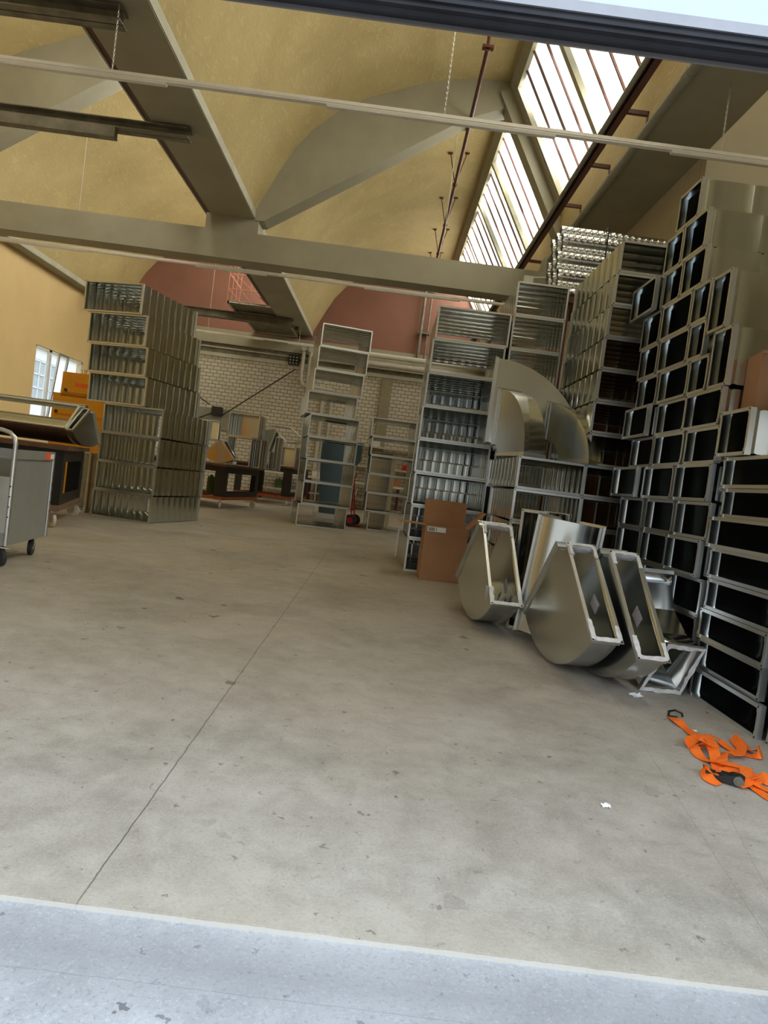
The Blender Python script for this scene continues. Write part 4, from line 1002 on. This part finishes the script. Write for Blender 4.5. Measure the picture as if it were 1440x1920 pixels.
PX = [[(1.68, 3.632, 0.005, 0), (1.675, 3.541, 0.01, 20), (1.686, 3.467, 0.004, 0), (1.683, 3.37, 0.006, 10), (1.678, 3.266, 0.02, 0), (1.715, 3.243, 0.01, 0)], [(1.558, 3.176, 0.0, 60), (1.624, 3.251, 0.015, 20), (1.693, 3.301, 0.025, 0), (1.742, 3.304, 0.03, 0), (1.778, 3.292, 0.015, 0), (1.792, 3.238, 0.006, 0), (1.815, 3.191, 0.004, 0), (1.866, 3.171, 0.003, 0), (1.893, 3.158, 0.004, 60), (1.921, 3.21, 0.01, 60), (1.887, 3.218, 0.01, 10), (1.887, 3.295, 0.012, 20), (1.89, 3.349, 0.02, 0), (1.872, 3.358, 0.01, 60), (1.858, 3.306, 0.004, 60), (1.843, 3.224, 0.01, 30), (1.781, 3.13, 0.02, 0), (1.727, 3.113, 0.02, 0), (1.668, 3.047, 0.02, 40), (1.627, 2.972, 0.02, 20), (1.667, 2.967, 0.02, 0), (1.713, 2.951, 0.018, 0), (1.724, 2.911, 0.015, 0), (1.773, 2.896, 0.01, 0), (1.813, 2.891, 0.01, 0)], [(1.65, 3.21, 0.03, 0), (1.684, 3.237, 0.04, 0), (1.672, 3.144, 0.035, 0), (1.646, 3.151, 0.025, 30), (1.63, 3.194, 0.01, 0), (1.586, 3.146, 0.004, 30), (1.578, 3.063, 0.002, 0), (1.598, 3.013, 0.01, 0), (1.624, 2.956, 0.03, 0), (1.68, 2.938, 0.03, 0)], [(1.672, 3.184, 0.035, 0), (1.647, 3.097, 0.02, 30), (1.623, 3.021, 0.01, 10), (1.582, 2.922, 0.01, 0), (1.559, 2.85, 0.02, 0)], [(1.554, 2.824, 0.02, 0), (1.519, 2.838, 0.02, 10), (1.507, 2.882, 0.01, 60), (1.495, 2.861, 0.0, 60), (1.49, 2.799, 0.002, 20), (1.512, 2.763, 0.004, 0)], [(1.593, 2.908, 0.01, 0), (1.633, 2.914, 0.02, 0), (1.671, 2.892, 0.02, 0), (1.675, 2.86, 0.02, 0), (1.67, 2.811, 0.02, 30), (1.637, 2.824, 0.01, 0), (1.615, 2.822, 0.015, 0)], [(1.708, 2.938, 0.03, 0), (1.665, 2.85, 0.03, 0), (1.636, 2.785, 0.02, 0), (1.593, 2.765, 0.01, 0)], [(1.599, 2.789, 0.01, 0), (1.65, 2.797, 0.01, 0), (1.668, 2.747, 0.004, 0), (1.677, 2.687, 0.003, 0), (1.703, 2.652, 0.003, 0)], [(1.714, 2.88, 0.02, 0), (1.679, 2.79, 0.02, 10), (1.697, 2.772, 0.01, 0), (1.735, 2.766, 0.004, 0)], [(1.738, 2.875, 0.004, 50), (1.751, 2.841, 0.003, 50), (1.776, 2.825, 0.003, 50)]]
b = MB()
for path in PX: ribbon(b, [(x-o_.x, y-o_.y, z, tw) for x, y, z, tw in path])
wb_ = b.build('webbing', M['strap'], rs, smooth=40); recalc(wb_.data)
# hook at the far end, ratchet buckle near the camera
b = MB(); hx, hy = (1.706, 3.657)
b.tube([(hx-.03,hy-.0,.012),(hx-.015,hy+.035,.02),(hx+.025,hy+.05,.026),(hx+.055,hy+.03,.018),(hx+.05,hy+.01,.01)], .006, 8)
b.box((hx-.035,hy-.02,.003),(hx+.012,hy+.0,.010)); k_ = b.build('hook', M['black'], rs); k_.location = -o_
bx, by = (1.567, 2.81)
bk = MB(); mt = Matrix.Translation((bx,by,.004)) @ Matrix.Rotation(R(-32),4,'Z') @ Matrix.Scale(.85,4)
for sy in (-.028,.022):
    bk.prism([(-.075,.0),(.05,.0),(.075,.02),(.075,.042),(.05,.052),(-.075,.018)], lambda x,z:(x,sy,z), lambda x,z:(x,sy+.005,z), mt)
bk.box((-.07,-.024,.020),(-.0,.022,.026), mt); bk.box((-.095,-.03,.022),(-.055,.03,.030), mt); bk.box((-.03,-.024,.036),(.035,.022,.042), mt)
kk = bk.build('ratchet_buckle', M['black'], rs); kk.location = -o_; recalc(kk.data)
bk = MB()
for sy in (-.034,.028):
    p = mt @ Vector((.052,sy,.028)); q = mt @ Vector((.052,sy+.007,.028)); bk.cyl(p, q, .019, 22)
p = mt @ Vector((.052,-.04,.028)); q = mt @ Vector((.052,.04,.028)); bk.cyl(p, q, .009, 12)
k2 = bk.build('ratchet_gear', M['steel_old'], rs, smooth=30); k2.location = -o_
# litter
def scrap(label, x, y, s_, seed):
    r_ = random.Random(seed); b = MB(); n = 5; vs = []
    for i in range(n):
        for j in range(n): vs.append((x+(i/(n-1)-.5)*s_+r_.uniform(-.2,.2)*s_/n, y+(j/(n-1)-.5)*s_*.8+r_.uniform(-.2,.2)*s_/n, .002+r_.random()*s_*.28))
    b.add(vs, [(i*n+j,(i+1)*n+j,(i+1)*n+j+1,i*n+j+1) for i in range(n-1) for j in range(n-1)])
    o = b.build('paper_scrap', M['paper']); tag(o, label, 'litter', 'white scraps on the floor')
    m_ = o.modifiers.new('t','SOLIDIFY'); m_.thickness = .0015
scrap('crumpled white scrap on the floor in front of the small offset duct piece', 1.62, 3.98, .07, 1)
scrap('tiny white scrap on the open floor left of the orange strap', .94, 2.43, .03, 2)
scrap('tiny white tag on the floor beside the far end of the orange strap', 1.73, 3.46, .02, 5)

# ================================================================= LIGHT
w = bpy.data.worlds.new('sky'); S.world = w; w.use_nodes = True; nt = w.node_tree; bg = nt.nodes['Background']
tc = nt.nodes.new('ShaderNodeTexCoord'); sp = nt.nodes.new('ShaderNodeSeparateXYZ'); nt.links.new(tc.outputs['Generated'], sp.inputs[0])
f = noise(nt, 2.2, 4, .55, tc.outputs['Generated'])
skyc = ramp(nt, sp.outputs[2], [(0,(.16,.16,.145)),(.15,(.20,.20,.19)),(.22,(.70,.76,.84)),(.45,(.60,.72,.90)),(1,(.45,.62,.90))])
nt.links.new(mixc(nt, math_(nt,'MULTIPLY',ramp_fac(nt, f, .45, .7),ramp_fac(nt, sp.outputs[2], .18, .25)), skyc, (.9,.92,.95)), bg.inputs['Color']); bg.inputs['Strength'].default_value = 2.55
# skylight glow: the panes emit, standing in for daylight through the frosted shed glazing
S.view_settings.view_transform = 'Standard'; S.view_settings.look = 'None'; S.view_settings.gamma = 1; S.view_settings.use_curve_mapping = False
S.view_settings.exposure = 0.55
S.cycles.max_bounces = 10; S.cycles.diffuse_bounces = 6; S.cycles.glossy_bounces = 6; S.cycles.sample_clamp_indirect = 6
